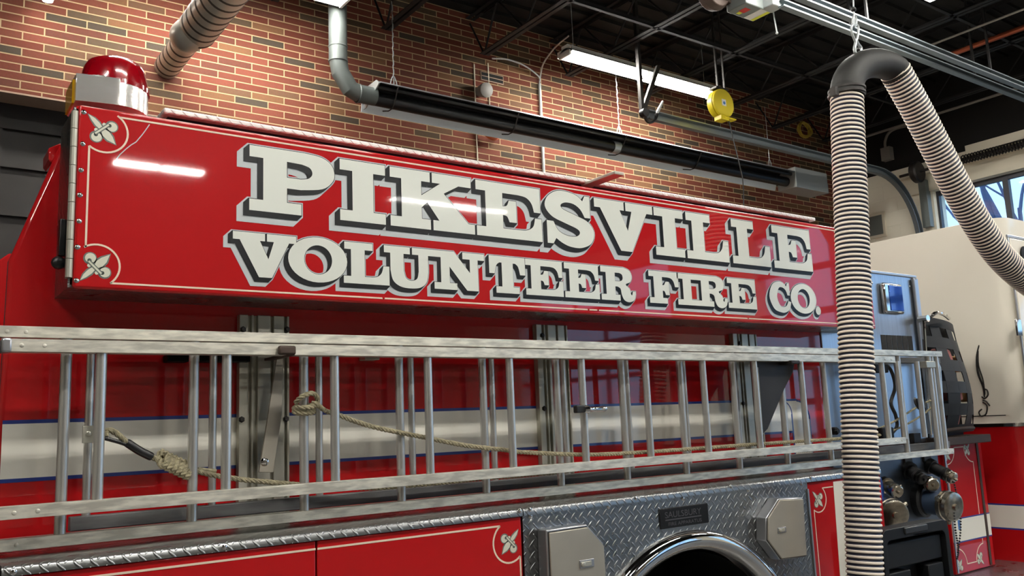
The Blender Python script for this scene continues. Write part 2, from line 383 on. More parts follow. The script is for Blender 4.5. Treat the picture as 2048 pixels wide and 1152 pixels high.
# ================================================================ FLUORESCENT LIGHTS
def lamp(x0, x1, y, z, label, split=True, grp='fluorescent strip lights', lip=-0.035, ends=True):
    xm = (x0 + x1) / 2
    t = thing('fluorescent_light', label, 'light fixture', (xm, y, z), grp)
    h = MB()
    pr = [(-0.13, lip), (-0.10, 0.045), (-0.05, 0.06), (-0.05, 0.11), (0.05, 0.11), (0.05, 0.06), (0.10, 0.045), (0.13, lip), (0.122, lip - 0.002), (0.095, 0.035), (0.045, 0.05), (-0.045, 0.05), (-0.095, 0.035), (-0.122, lip - 0.002)]
    h.yz([(y + p[0], z + p[1] + 0.015) for p in pr], x0, x1)
    for xx in (x0, x1 - 0.006) if ends else (): h.box(xx, xx + 0.006, y - 0.12, y + 0.12, z + lip + 0.012, z + 0.09)
    h.build('reflector', 'lamp_white', t)
    seg = [(x0 + 0.03, xm - 0.02), (xm + 0.02, x1 - 0.03)] if split else [(x0 + 0.03, x1 - 0.03)]
    for dy in (-0.05, 0.05):
        for a, b in seg:
            MB().tube([(a, y + dy, z + 0.018), (b, y + dy, z + 0.018)], 0.019, 10).build('glowing_tube', 'tube_glow', t)
    for x in (x0, xm, x1): MB().box(x - 0.012, x + 0.012, y - 0.09, y + 0.09, z + 0.0, z + 0.05).build('end_holder', 'lamp_white', t)
    for x in (x0 + 0.12, x1 - 0.12): MB().tube([(x, y, z + 0.12), (x, y, CZ - 0.03)], 0.0035, 6).build('hanging_wire', 'galvanised', t)
    return t
NY = 6.5
a = A(1130, 116, NY); b = A(1424, 192, NY)
lamp(a.x, b.x, NY, (a.z + b.z) / 2, 'lit strip light hanging by the brick wall, its right end behind the yellow cord reel', lip=0.015)
b = A(690, 10, NY); lamp(b.x - 1.9, b.x, NY, b.z + 0.01, 'strip light at the top edge, its end just above the grey flue pipe', lip=0.015)
q = AZ(1886, -11, 5.3); lamp(q.x - 2.3, q.x, q.y, 5.3, 'strip light peeking in at the top right above the door rails')
lamp(0.3, 2.5, 3.65, 5.3, 'strip light above the rear of the fire truck')
lamp(8.9, 11.1, 2.4, 5.3, 'unseen strip light added above the truck front to brighten the end wall', lip=-0.012, ends=False)  # extra lamp out of view, open ended, added to brighten the end wall
for i, x in enumerate((-3.4, 0.2, 4.0, 7.6)): lamp(x, x + 2.2, 0.2, 5.3, 'strip light in the row above the viewer, number %d from the rear wall' % (i + 1), grp='strip lights of the middle bay')
for i, (x, L) in enumerate(((2.25, 1.17), (6.3, 2.2))): lamp(x, x + L, -6.45, 5.22, 'strip light over the far parking bay, number %d from the rear wall' % (i + 1), grp='strip lights of the far bay', lip=-0.006)
lamp(1.8, 4.0, -3.2, 5.3, 'unseen strip light added as fill between the middle and far parking bays', lip=-0.06)  # added out of view as low-angle fill for the truck side
# ================================================================ THE FIRE TRUCK
YP, YB, YL = 2.70, 2.95, 2.55           # lettered panel, upper body side, lower body side
XB1 = A(1643, 690, YB).x                # front end of the hose body
T = thing('fire_truck', 'red fire truck with white company lettering on its long side panel, filling the view', 'fire truck', (3.2, 4.1, 0))
pz = lambda x, y, Y=YB: (A(x, y, Y).x, A(x, y, Y).z)
# --- upper body: two side plates cut off slanting at the rear, hopper between them
LZ = A(0, 1134, YL).z                   # ledge height
XA_END = A(1700, 942, YL).x
rear = [(0.27, LZ), pz(18, 520), pz(120, 290), (0.50, 2.66), (XB1, 2.66), (XB1, LZ)]
m_ = MB(); m_.xz(rear, YB, YB + 0.05); m_.build('body_side', 'red_paint', T, bevel=0.012)
m_ = MB(); m_.xz(rear, 5.25, 5.30); m_.build('far_body_side', 'red_paint', T, bevel=0.008)
m_ = MB(); m_.box(0.75, XB1 - 0.01, YB + 0.05, 5.25, LZ, 2.6); m_.build('hose_body', 'red_paint', T)
m_ = MB(); m_.box(0.3, XA_END, 3.2, 5.2, 0.55, LZ - 0.02); m_.build('chassis_body', 'dark_metal', T)
# white stripe with blue edges
st = MB()
tl, tr, bl, br = pz(5, 850), pz(1583, 801), pz(2, 953), pz(1583, 865)
zt, zb = (tl[1] + tr[1]) / 2, (bl[1] + br[1]) / 2
xe = pz(1618, 830)[0]; xc = pz(1583, 830)[0]
arc = [(xe - 0.10 + 0.10 * math.sin(a), zt - 0.10 + 0.10 * math.cos(a)) for a in [PI / 2 * i / 8 for i in range(9)]]
st.xz([(0.285, zb), (0.285, zt)] + arc + [(xe, LZ), (xc, LZ), (xc, zb)], YB - 0.0012, YB)
st.build('white_stripe', 'white_paint', T)
bl_ = MB(); w = 0.011
bl_.box(0.285, xe - 0.10, YB - 0.0016, YB, zt, zt + w); bl_.box(0.285, xc, YB - 0.0016, YB, zb - w, zb)
bl_.box(xc - 0.004, xc + 0.006, YB - 0.0018, YB, LZ, zt - 0.07); bl_.box(xe, xe + 0.006, YB - 0.0018, YB, LZ, zt - 0.1)
bl_.tube([(xc - 0.06 + 0.063 * math.sin(a), YB - 0.0005, zt - 0.07 + 0.067 * math.cos(a)) for a in [PI / 2 * i / 8 for i in range(9)]], 0.005, 6, flat=0.3)
bl_.tube([(p[0], YB - 0.0005, p[1]) for p in arc], 0.005, 6)
bl_.build('stripe_edging', 'blue_paint', T)
# --- the lettered side panel
PX0, PX1, PZ0, PZ1 = 0.413, A(1742, 560, YP).x, 2.082, 2.628
pn = MB(); pn.box(PX0 + 0.004, PX1, YP, YP + 0.018, PZ0, PZ1)
panel = pn.build('lettered_panel', 'red_paint', T, bevel=0.008, segs=3)
m_ = MB(); m_.box(PX0, PX1, YP + 0.018, YB, PZ0 + 0.004, PZ0 + 0.012); m_.build('panel_underside', 'tread_under', T)
MB().box(PX0 - 0.006, PX0, YP + 0.02, YB, PZ0 + 0.004, PZ1 - 0.004).build('panel_end', 'tread_end', T)
MB().box(PX1 - 0.006, PX1, YP + 0.018, YB, PZ0 + 0.012, PZ1 - 0.004).build('panel_end', 'tread_end', T)
m_ = MB(); m_.box(PX0, PX1, YP + 0.018, YB, PZ1 - 0.008, PZ1); m_.build('panel_top', 'red_paint', T)
m_ = MB()
for i in range(9):
    a = PZ0 + 0.03 + i * (PZ1 - PZ0 - 0.05) / 9; m_.tube([(PX0 - 0.006, YP + 0.004, a), (PX0 - 0.006, YP + 0.004, a + (PZ1 - PZ0 - 0.05) / 9 - 0.002)], 0.0095, 10)
m_.box(PX0 - 0.012, PX0 + 0.002, YP + 0.004, YP + 0.03, PZ0 + 0.03, PZ1 - 0.02)
m_.build('panel_hinge', 'channel_metal', T)
for q in ((167.6, 224.4), (165.4, 287.6), (162, 340), (159.7, 390), (158.3, 442), (154.7, 494), (152.8, 561)):
    MB().screw(A(q[0], q[1], YP), r=0.0075).build('screw', 'chrome', panel)
for q in ((767, 322), (767, 596), (1177, 619), (1196, 620), (1496, 636)): MB().screw(A(q[0], q[1], YP), r=0.005).build('screw', 'red_paint', panel)
m_ = MB(); m_.ball((PX0 - 0.02, YP + 0.10, 2.17), 0.02); m_.lathe((PX0 - 0.004, YP + 0.10, 2.17), (-1, 0, 0), [(0, 0.012), (0.02, 0.012)], 10); m_.box(PX0 - 0.022, PX0 - 0.006, YP + 0.085, YP + 0.115, 2.19, 2.30)
m_.build('panel_latch', 'black_rubber', T, bevel=0.003)
# pinstripe with round corner notches
def strip(mb, pts, y, w=0.0055, th=0.0012):
    P = [Vector((p[0], 0, p[1])) for p in pts]
    L, R = [], []
    for i, p in enumerate(P):
        t = (P[min(i + 1, len(P) - 1)] - P[max(i - 1, 0)]).normalized(); n = Vector((-t.z, 0, t.x)) * (w / 2); L.append(p + n); R.append(p - n)
    for i in range(len(P) - 1):
        mb.prism([(L[i].x, y, L[i].z), (L[i + 1].x, y, L[i + 1].z), (R[i + 1].x, y, R[i + 1].z), (R[i].x, y, R[i].z)], (0, th, 0))
def arcpts(c, p, q, mid, n=20):
    """arc from p to q about c bulging past mid"""
    a0 = math.atan2(p[1] - c[1], p[0] - c[0]); a1 = math.atan2(q[1] - c[1], q[0] - c[0]); am = math.atan2(mid[1] - c[1], mid[0] - c[0])
    r0 = math.hypot(p[0] - c[0], p[1] - c[1]); r1 = math.hypot(q[0] - c[0], q[1] - c[1])
    f = lambda a: (a - a0) % (2 * PI)
    if f(am) > f(a1): d = f(a1) - 2 * PI
    else: d = f(a1)
    return [(c[0] + (r0 + (r1 - r0) * i / n) * math.cos(a0 + d * i / n), c[1] + (r0 + (r1 - r0) * i / n) * math.sin(a0 + d * i / n)) for i in range(n + 1)]
def circ3(p, q, r):
    ax, ay, bx, by, cx, cy = *p, *q, *r; d = 2 * (ax * (by - cy) + bx * (cy - ay) + cx * (ay - by))
    return (((ax * ax + ay * ay) * (by - cy) + (bx * bx + by * by) * (cy - ay) + (cx * cx + cy * cy) * (ay - by)) / d,
            ((ax * ax + ay * ay) * (cx - bx) + (bx * bx + by * by) * (ax - cx) + (cx * cx + cy * cy) * (bx - ax)) / d)
ps = MB(); yy = YP - 0.0012
zT, zB, xL = 2.607, 2.1015, 0.4475
tlc = circ3(pz(236, 234, YP), pz(254, 266, YP), pz(213, 304, YP)); blc = circ3(pz(228, 566, YP), pz(243, 530, YP), pz(205, 488, YP))
tp, tq = (0.522, zT + 0.004), (xL, 2.506); bp_, bq = (0.516, zB), pz(168, 494, YP)
strip(ps, [(0.53, zT), (PX1 - 0.01, zT)], yy); strip(ps, [(0.516, zB), (PX1 - 0.01, zB)], yy); strip(ps, [(xL, 2.506), (xL, bq[1])], yy)
strip(ps, arcpts(tlc, tp, tq, pz(254, 266, YP)), yy); strip(ps, arcpts(blc, bp_, bq, pz(243, 530, YP)), yy)
ps.build('pinstripe', 'pinstripe', panel)
# emblem: lily with a cross bar
def emblem(parent, c, y, size, ang):
    g, k = MB(), MB(); ca, sa = math.cos(ang), math.sin(ang)
    R = lambda p: (c[0] + size * (p[0] * ca - p[1] * sa), c[1] + size * (p[0] * sa + p[1] * ca))
    blade = [(0.04, -0.10), (0.3, -0.2), (0.6, -0.17), (1.0, 0.02), (0.6, 0.17), (0.3, 0.2), (0.04, 0.10)]
    tail = [(-0.04, 0.09), (-0.35, 0.13), (-0.65, 0.10), (-0.98, -0.02), (-0.65, -0.10), (-0.35, -0.13), (-0.04, -0.09)]
    grow = lambda pts, s_, o: [(o + (p[0] - o) * s_[0], p[1] * s_[1]) for p in pts]
    circ = lambda o, r, n=16: [(o[0] + r * math.cos(2 * PI * i / n), o[1] + r * math.sin(2 * PI * i / n)) for i in range(n)]
    put = lambda mb, pts, d, holes=(): mb.xz([R(p) for p in pts], y - d, y - d + 0.0006, [[R(p) for p in h] for h in holes])
    put(g, grow(blade, (1.14, 1.45), 0.4), 0.0006); put(g, grow(tail, (1.12, 1.6), -0.4), 0.0006)
    for s_ in (1, -1):
        put(g, circ((0.16, 0.50 * s_), 0.33), 0.0006)
        put(k, circ((0.18, 0.50 * s_), 0.26), 0.0012, [circ((0.06, 0.44 * s_), 0.105)])
        put(k, circ((-0.14, 0.26 * s_), 0.09, 10), 0.0012)
    put(g, [(-0.12, -0.5), (0.12, -0.5), (0.12, 0.5), (-0.12, 0.5)], 0.0006)
    put(k, blade, 0.0012); put(k, tail, 0.0012)
    g2 = [(-0.10, -0.46), (0.10, -0.46), (0.10, 0.46), (-0.10, 0.46)]; put(g, g2, 0.0018)
    put(k, [(-0.045, -0.44), (0.045, -0.44), (0.045, 0.44), (-0.045, 0.44)], 0.0024)
    n = len(g.v); g.v += k.v; g.f += [[i + n for i in f] for f in k.f]; g.mi += [1] * len(k.f)
    return g.build('emblem', ['emblem_grey', 'emblem_cream'], parent)
emblem(panel, pz(203.8, 258.5, YP), YP, 0.056, math.radians(-48)); emblem(panel, pz(189.8, 535, YP), YP, 0.056, math.radians(45))
# scratches in the paint
m_ = MB(); pts = [pz(x, y, YP) for x, y in ((299, 249), (290, 262), (284, 270), (272, 284), (262, 290), (252, 298), (240, 309), (233, 318))]
strip(m_, pts, YP - 0.0006, 0.0028, 0.0006); m_.build('scratch', 'vinyl_silver', panel)

# --- lettering: slab serif capitals with a black drop side and a silver outline
t_ = 0.175
def cr_path(items):
    """(x, y) is a corner, (x, y, 1) a smooth point; runs of smooth points become curves"""
    n = len(items); k0 = next((i for i, p in enumerate(items) if len(p) == 2), None)
    if k0 is None: return [(p.x, p.y) for p in smooth_path([(q[0], q[1], 0) for q in items], 6, True)]
    it = items[k0:] + items[:k0] + [items[k0]]; out = []; i = 0
    while i < len(it) - 1:
        j = i + 1
        while len(it[j]) == 3: j += 1
        if j == i + 1: out.append(it[i][:2])
        else: out += [(p.x, p.y) for p in smooth_path([(q[0], q[1], 0) for q in it[i:j + 1]], 5)][:-1]
        i = j
    return out
def ell(cx, cy, rx, ry, n=36, e=1.0):
    return [(cx + rx * math.cos(2 * PI * i / n), cy + ry * math.sin(2 * PI * i / n)) for i in range(n)]
def glyph(ch, w):
    t = t_
    if ch == 'I':
        a, b = w / 2 - 0.185, w / 2 + 0.185
        return [[(0, 0), (w, 0), (w, t), (b, t), (b, 1 - t), (w, 1 - t), (w, 1), (0, 1), (0, 1 - t), (a, 1 - t), (a, t), (0, t)]]
    if ch == 'P':
        return [cr_path([(0, 0), (0.81, 0), (0.81, t), (0.58, t), (0.58, 0.40), (0.80, 0.40), (w - 0.2, 0.46, 1), (w - 0.03, 0.6, 1), (w, 0.74, 1), (w - 0.06, 0.88, 1), (w - 0.22, 0.97, 1), (w - 0.5, 1.0), (0, 1), (0, 1 - t), (0.21, 1 - t), (0.21, t), (0, t)]),
                cr_path([(0.58, 0.57), (0.80, 0.57), (0.93, 0.60, 1), (0.99, 0.68, 1), (0.95, 0.77, 1), (0.82, 0.81), (0.58, 0.82)])]
    if ch == 'K':
        return [[(0, 0), (0.76, 0), (0.76, t), (0.59, t), (0.59, 0.37), (0.70, 0.47), (0.93, t), (0.81, t), (0.81, 0), (w, 0), (w, t), (w - 0.13, t), (1.03, 0.66), (1.33, 1 - t), (w - 0.06, 1 - t), (w - 0.06, 1), (0.80, 1), (0.80, 1 - t), (0.96, 1 - t), (0.59, 0.58), (0.59, 1 - t), (0.76, 1 - t), (0.76, 1), (0, 1), (0, 1 - t), (0.21, 1 - t), (0.21, t), (0, t)]]
    if ch == 'E':
        s = w / 1.44
        return [cr_path([(0, 0), (w, 0), (w, 0.43), (w - 0.15 * s, 0.43), (w - 0.2 * s, 0.27, 1), (w - 0.34 * s, 0.19, 1), (w - 0.52 * s, t), (0.57 * s, t), (0.57 * s, 0.42), (0.66 * s, 0.40, 1), (0.71 * s, 0.30), (0.87 * s, 0.30), (0.87 * s, 0.70), (0.71 * s, 0.70), (0.66 * s, 0.60, 1), (0.57 * s, 0.58),
                         (0.57 * s, 1 - t), (w - 0.52 * s, 1 - t), (w - 0.34 * s, 0.80, 1), (w - 0.22 * s, 0.70, 1), (w - 0.17 * s, 0.54), (w - 0.02, 0.54), (w - 0.02, 1), (0, 1), (0, 1 - t), (0.20 * s, 1 - t), (0.20 * s, t), (0, t)])]
    if ch == 'F':
        return [cr_path([(0, 0), (0.76, 0), (0.76, t), (0.57, t), (0.57, 0.40), (0.65, 0.38, 1), (0.70, 0.27), (0.86, 0.27), (0.86, 0.69), (0.70, 0.69), (0.65, 0.59, 1), (0.57, 0.57), (0.57, 1 - t), (w - 0.5, 1 - t), (w - 0.32, 0.80, 1), (w - 0.21, 0.70, 1), (w - 0.16, 0.54), (w, 0.54), (w, 1), (0, 1), (0, 1 - t), (0.2, 1 - t), (0.2, t), (0, t)])]
    if ch == 'L':
        return [cr_path([(0, 0), (w, 0), (w, 0.47), (w - 0.16, 0.47), (w - 0.21, 0.30, 1), (w - 0.32, 0.20, 1), (w - 0.46, t), (0.55, t), (0.55, 1 - t), (0.76, 1 - t), (0.76, 1), (0.02, 1), (0.02, 1 - t), (0.19, 1 - t), (0.19, t), (0, t)])]
    if ch == 'V':
        c = w * 0.5
        return [[(0, 1), (0, 1 - t), (0.15, 1 - t), (c - 0.14, 0), (c + 0.16, 0), (w - 0.17, 1 - t), (w, 1 - t), (w, 1), (c + 0.04, 1), (c + 0.04, 1 - t), (c + 0.20, 1 - t), (c + 0.075, 0.42), (c - 0.12, 1 - t), (c - 0.005, 1 - t), (c - 0.005, 1)]]
    if ch == 'S':
        k = w / 1.19
        P = [(1.10, 1.0), (1.10, 0.57), (0.96, 0.57), (0.86, 0.72, 1), (0.70, 0.81, 1), (0.50, 0.82, 1), (0.38, 0.76, 1), (0.44, 0.68, 1), (0.75, 0.59, 1), (1.04, 0.49, 1), (1.18, 0.30, 1), (1.10, 0.08, 1), (0.85, -0.03, 1), (0.58, -0.03, 1), (0.38, 0.03, 1), (0.24, 0.11), (0.17, 0), (0.03, 0), (0.03, 0.43), (0.19, 0.43), (0.30, 0.26, 1), (0.50, 0.18, 1), (0.72, 0.18, 1), (0.82, 0.25, 1), (0.76, 0.33, 1), (0.46, 0.42, 1), (0.16, 0.52, 1), (0.0, 0.70, 1), (0.08, 0.90, 1), (0.32, 1.03, 1), (0.60, 1.03, 1), (0.80, 0.98, 1), (0.92, 0.89), (0.98, 1.0)]
        return [cr_path([(p[0] * k, p[1]) + tuple(p[2:]) for p in P])]
    if ch == 'O': return [ell(w / 2, 0.5, w / 2, 0.535), ell(w / 2, 0.5, w / 2 - 0.385, 0.345)]
    if ch == 'C':
        k = w / 1.12
        P = [(1.08, 1.0), (1.08, 0.57), (0.95, 0.57), (0.87, 0.75, 1), (0.70, 0.84, 1), (0.52, 0.80, 1), (0.40, 0.5, 1), (0.52, 0.2, 1), (0.72, 0.15, 1), (0.88, 0.22, 1), (0.97, 0.38), (1.12, 0.34), (1.03, 0.10, 1), (0.80, -0.03, 1), (0.55, -0.04, 1), (0.20, 0.08, 1), (0.0, 0.5, 1), (0.20, 0.92, 1), (0.55, 1.04, 1), (0.78, 0.99, 1), (0.92, 0.88), (0.97, 1.0)]
        return [cr_path([(p[0] * k, p[1]) + tuple(p[2:]) for p in P])]
    if ch == 'U':
        return [cr_path([(0, 1), (0, 1 - t), (0.17, 1 - t), (0.17, 0.40), (0.24, 0.14, 1), (0.44, 0.0, 1), (0.72, -0.035, 1), (1.0, 0.0, 1), (1.18, 0.14, 1), (1.24, 0.40), (1.24, 1 - t), (w, 1 - t), (w, 1), (0.78, 1), (0.78, 1 - t), (0.96, 1 - t), (0.96, 0.40), (0.91, 0.22, 1), (0.75, 0.16, 1), (0.60, 0.22, 1), (0.54, 0.40), (0.54, 1 - t), (0.72, 1 - t), (0.72, 1)])]
    if ch == 'N':
        return [[(0, 0), (0.68, 0), (0.68, t), (0.46, t), (0.46, 0.60), (0.98, 0), (1.33, 0), (1.33, 1 - t), (w, 1 - t), (w, 1), (0.86, 1), (0.86, 1 - t), (1.08, 1 - t), (1.08, 0.47), (0.60, 1), (0.02, 1), (0.02, 1 - t), (0.20, 1 - t), (0.20, t), (0, t)]]
    if ch == 'T':
        c = w / 2
        return [cr_path([(c - 0.38, 0), (c + 0.38, 0), (c + 0.38, t), (c + 0.185, t), (c + 0.185, 1 - t), (c + 0.26, 1 - t), (c + 0.36, 0.74, 1), (c + 0.42, 0.52), (w, 0.52), (w, 1), (0, 1), (0, 0.52), (c - 0.42, 0.52), (c - 0.36, 0.74, 1), (c - 0.26, 1 - t), (c - 0.185, 1 - t), (c - 0.185, t), (c - 0.38, t)])]
    if ch == 'R':
        k = w / 1.37
        P = [(0, 0), (0.74, 0), (0.74, t), (0.56, t), (0.56, 0.42), (0.64, 0.42), (0.76, 0.36, 1), (0.80, 0.18, 1), (0.90, 0.02, 1), (1.10, -0.03, 1), (1.30, 0.05, 1), (1.37, 0.22), (1.37, 0.30), (1.25, 0.30), (1.22, 0.19, 1), (1.17, 0.22, 1), (1.14, 0.36, 1), (0.98, 0.50, 1), (1.16, 0.58, 1), (1.24, 0.74, 1), (1.16, 0.92, 1), (0.92, 1.0), (0, 1), (0, 1 - t), (0.20, 1 - t), (0.20, t), (0, t)]
        Hh = [(0.56, 0.58), (0.74, 0.58), (0.84, 0.62, 1), (0.87, 0.70, 1), (0.84, 0.79, 1), (0.74, 0.83), (0.56, 0.83)]
        return [cr_path([(p[0] * k, p[1]) + tuple(p[2:]) for p in P]), cr_path([(p[0] * k, p[1]) + tuple(p[2:]) for p in Hh])]
    if ch == '.': return [ell(w / 2, w / 2, w / 2, w / 2, 20)]
def area(l): return sum(l[i - 1][0] * l[i][1] - l[i][0] * l[i - 1][1] for i in range(len(l))) / 2
def offset(loop, d):
    """mitred offset; outward for counter-clockwise loops"""
    out = []; n = len(loop)
    for i in range(n):
        p, q, r = Vector(loop[i - 1]), Vector(loop[i]), Vector(loop[(i + 1) % n])
        a, b = (q - p), (r - q)
        if a.length < 1e-7 or b.length < 1e-7: out.append(tuple(q)); continue
        a.normalize(); b.normalize(); n1, n2 = Vector((a.y, -a.x)), Vector((b.y, -b.x)); s_ = n1 + n2
        k = 1 + n1.dot(n2); k = max(k, 0.35); out.append(tuple(q + s_ * (d / k)))
    return out
face, black, silver = MB(), MB(), MB()
def flat(mb, loops, y, dx=0, dz=0):          # each piece of a layer sits a few microns nearer than the last
    L = [[Vector((p[0] + dx, y, p[1] + dz)) for p in l] for l in loops]; fl = [p for l in L for p in l]
    mb.add(fl, [tuple(t) for t in tessellate_polygon(L)])
def sweep(mb, loops, y, v):
    y -= (LN % 3) * 0.0003
    flat(mb, loops, y - 1e-6); flat(mb, loops, y - 4e-6, v[0], v[1])
    for l in loops:
        for i in range(len(l)):
            p, q = l[i - 1], l[i]; y -= 2.5e-6; mb.add([(p[0], y, p[1]), (q[0], y, q[1]), (q[0] + v[0], y, q[1] + v[1]), (p[0] + v[0], y, p[1] + v[1])], [(0, 1, 2, 3)])
LN = 0
def letter(ch, x0, x1, z0, h, sv, gv, go, bo):
    global LN
    LN += 1
    loops = [[(x0 + p[0] * h, z0 + p[1] * h) for p in l] for l in glyph(ch, (x1 - x0) / h)]
    loops = [(l if (area(l) > 0) == (i == 0) else l[::-1]) for i, l in enumerate(loops)]
    flat(face, loops, YP - 0.0040)
    sweep(black, [offset(l, bo) for l in loops], YP - 0.0022, (-sv, -sv))
    sweep(silver, [offset(l, go) for l in loops], YP - 0.0006, (-gv, -gv))
for ch, a, b in (('P', .922, 1.218), ('I', 1.238, 1.413), ('K', 1.432, 1.791), ('E', 1.800, 2.114), ('S', 2.134, 2.394), ('V', 2.400, 2.743), ('I', 2.752, 2.937), ('L', 2.952, 3.239), ('L', 3.266, 3.549), ('E', 3.576, 3.888)):
    letter(ch, a, b, 2.365, 0.218, 0.017, 0.034, 0.0062, 0.0025)
for ch, a, b in (('V', .870, 1.080), ('O', 1.052, 1.262), ('L', 1.249, 1.423), ('U', 1.403, 1.610), ('N', 1.606, 1.827), ('T', 1.849, 2.020), ('E', 2.022, 2.210), ('E', 2.218, 2.404), ('R', 2.414, 2.611),
                 ('F', 2.694, 2.878), ('I', 2.870, 2.996), ('R', 2.996, 3.203), ('E', 3.208, 3.413), ('C', 3.514, 3.682), ('O', 3.682, 3.892)):
    letter(ch, a, b, 2.147, 0.144, 0.0135, 0.0245, 0.005, 0.002)
letter('.', 3.879, 3.922, 2.140, 0.144, 0.012, 0.019, 0.005, 0.002)
silver.build('lettering_outline', 'vinyl_silver', panel); black.build('lettering_shadow', 'vinyl_black', panel); face.build('lettering', 'vinyl_face', panel)

# --- cover plate over the hose bed
c0 = A(328, 214, YB + 0.0); zc = c0.z; zc2 = A(328, 226, YB).z
m_ = MB(); m_.box(c0.x, XB1 + 0.06, YB, 5.28, zc2, zc); m_.build('bed_cover', 'tread_bright', T, bevel=0.006)
m_ = MB(); m_.box(c0.x + 0.02, XB1 + 0.04, YB + 0.03, 5.26, 2.6, zc2); m_.build('cover_gap_shade', 'void_black', T)  # black box stands in for the shade in the gap under the cover
q = A(1190, 382, YB - 0.03); m_ = MB(); m_.box(q.x - 0.03, q.x + 0.03, YP + 0.05, YB + 0.05, zc2 - 0.01, zc2 + 0.006); m_.build('cover_bracket', 'channel_metal', T, bevel=0.003)
a, b = A(97, 318, 3.04), A(122, 288, 3.04); m_ = MB(); m_.prism([A(97, 296, 3.04), A(122, 286, 3.04), A(124, 300, 3.04), A(103, 326, 3.04), A(97, 318, 3.04)], (0, 0.12, 0)); m_.build('corner_marker', 'red_paint', T, bevel=0.004)
# --- beacon on the rear corner
BYY = 2.84; q = A(225, 196, BYY); bx, by_ = q.x, BYY; bz = A(228, 226, BYY).z - 0.01
zd = A(228, 187, 2.84).z; ze = A(228, 119, 2.84).z
hb = zd - bz + 0.012
pl_ = [(bx - 0.118, by_ + 0.07), (bx - 0.118, by_ - 0.085)] + [(bx + 0.104 * math.sin(a), by_ - 0.104 * math.cos(a)) for a in [PI * i / 24 - 0.15 for i in range(27)]]
bc = MB(); bc.prism([(p[0], p[1], bz) for p in pl_], (0, 0, hb)); bc.lathe((bx, by_, bz + hb), (0, 0, 1), [(0, 0.1), (0.012, 0.096)], 40)
beacon = bc.build('beacon_light', 'polished', T, label='polished metal base', bevel=0.004)
m_ = MB(); m_.box(bx - 0.124, bx - 0.117, by_ - 0.06, by_ + 0.06, bz, zd); m_.build('amber_lens', 'amber_lens', beacon, label='amber rear lens')
h = (ze - zd) * 0.93; m_ = MB(); m_.lathe((bx + 0.004, by_, zd), (0, 0, 1), [(0, 0.104), (0.014, 0.104), (0.016, 0.100), (h * 0.3, 0.098), (h * 0.68, 0.090), (h * 0.86, 0.080), (h * 0.96, 0.062), (h, 0.02)], 44)
m_.build('red_dome', 'red_lens', beacon, label='red dome lens')
m_ = MB(); m_.lathe((bx + 0.004, by_, zd + 0.004), (0, 0, 1), [(0, 0.06), (h * 0.5, 0.05)], 20); m_.build('rotator', 'chrome', beacon)

# --- ladder mounting channels on the body side
def channel(xa, xb, zt, bolts):
    c = MB(); w = xb - xa; y1 = YB; y0 = YB - 0.028
    c.box(xa, xb, y0 + 0.016, y1, LZ, zt)
    for a, b in ((0.0, 0.17), (0.24, 0.28), (0.36, 0.62), (0.68, 0.90), (0.95, 1.0)): c.box(xa + a * w, xa + b * w, y0, y0 + 0.018, LZ, zt)
    o = c.build('mounting_channel', 'channel_metal', T, bevel=0.002)
    for x, y in bolts:
        p = A(x, y, y0); b = MB(); b.lathe((p.x, y0, p.z), (0, -1, 0), [(0, 0.011), (0.003, 0.011), (0.003, 0.008), (0.010, 0.007)], 6); b.build('bolt', 'dark_metal', o)
Yc = YB - 0.028
channel(A(478, 800, Yc).x, A(579, 800, Yc).x, A(530, 631, Yc).z, ((486, 659), (574, 659), (483, 839), (572, 838)))
channel(A(1079, 800, Yc).x, A(1142, 800, Yc).x, A(1108, 650, Yc).z, ((1084, 671), (1088, 817)))
channel(A(1476, 800, Yc).x, A(1524, 800, Yc).x, A(1494, 668, Yc).z, ((1478, 686), (1486, 807)))
# swinging arms, hook blocks and the T handle that hold the ladders
Ya = 2.79
m_ = MB(); m_.xz([pz(x, y, 2.86) for x, y in ((555, 704), (566, 704), (563, 830), (546, 945), (517, 945), (520, 930))], 2.855, 2.865); arm = m_.build('ladder_arm', 'stainless_door', T, bevel=0.002)
m_ = MB(); m_.screw(A(529, 924, 2.855), r=0.014); m_.build('pivot_bolt', 'chrome', arm)
m_ = MB(); m_.box(A(559, 700, 2.645).x, A(593, 700, 2.645).x, 2.645, 2.666, A(576, 709, 2.645).z, A(576, 691, 2.645).z); m_.build('hook_block', 'rust_metal', arm, bevel=0.006)
m_ = MB(); m_.box(A(566, 706, 2.7).x, A(580, 706, 2.7).x, 2.66, 2.87, A(576, 712, 2.68).z, A(576, 707, 2.68).z); m_.build('hook_strap', 'rust_metal', arm)
m_ = MB(); m_.xz([pz(x, y, 2.722) for x, y in ((1506, 720), (1591, 716), (1585, 745), (1567.6, 779), (1534.8, 858), (1527, 866), (1522, 860), (1510, 740))], 2.720, 2.728); arm = m_.build('ladder_arm', 'dark_metal', T, bevel=0.002)
m_ = MB(); m_.tube([A(1513, 735, 2.718), A(1523, 868, 2.718)], 0.008, 8); m_.build('arm_hinge', 'channel_metal', arm)
p = A(1586, 719, 2.66); m_ = MB(); m_.box(p.x - 0.025, p.x + 0.04, 2.650, 2.73, p.z - 0.022, p.z - 0.004); m_.build('hook_block', 'dark_metal', arm, bevel=0.004)
m_ = MB(); a, b = A(1131, 820, 2.72), A(1172, 820, 2.66); m_.box(a.x, b.x, 2.648, 2.673, a.z - 0.014, a.z + 0.016); lh = m_.build('latch_handle', 'black_rubber', T, bevel=0.004)
p = A(1172, 819, 2.65); m_ = MB(); m_.lathe(p, (1, 0, 0), [(-0.01, 0.012), (0.01, 0.016), (0.02, 0.010), (0.05, 0.010), (0.095, 0.012), (0.105, 0.009)], 14); m_.build('grip', 'chrome', lh, label='chrome grip')
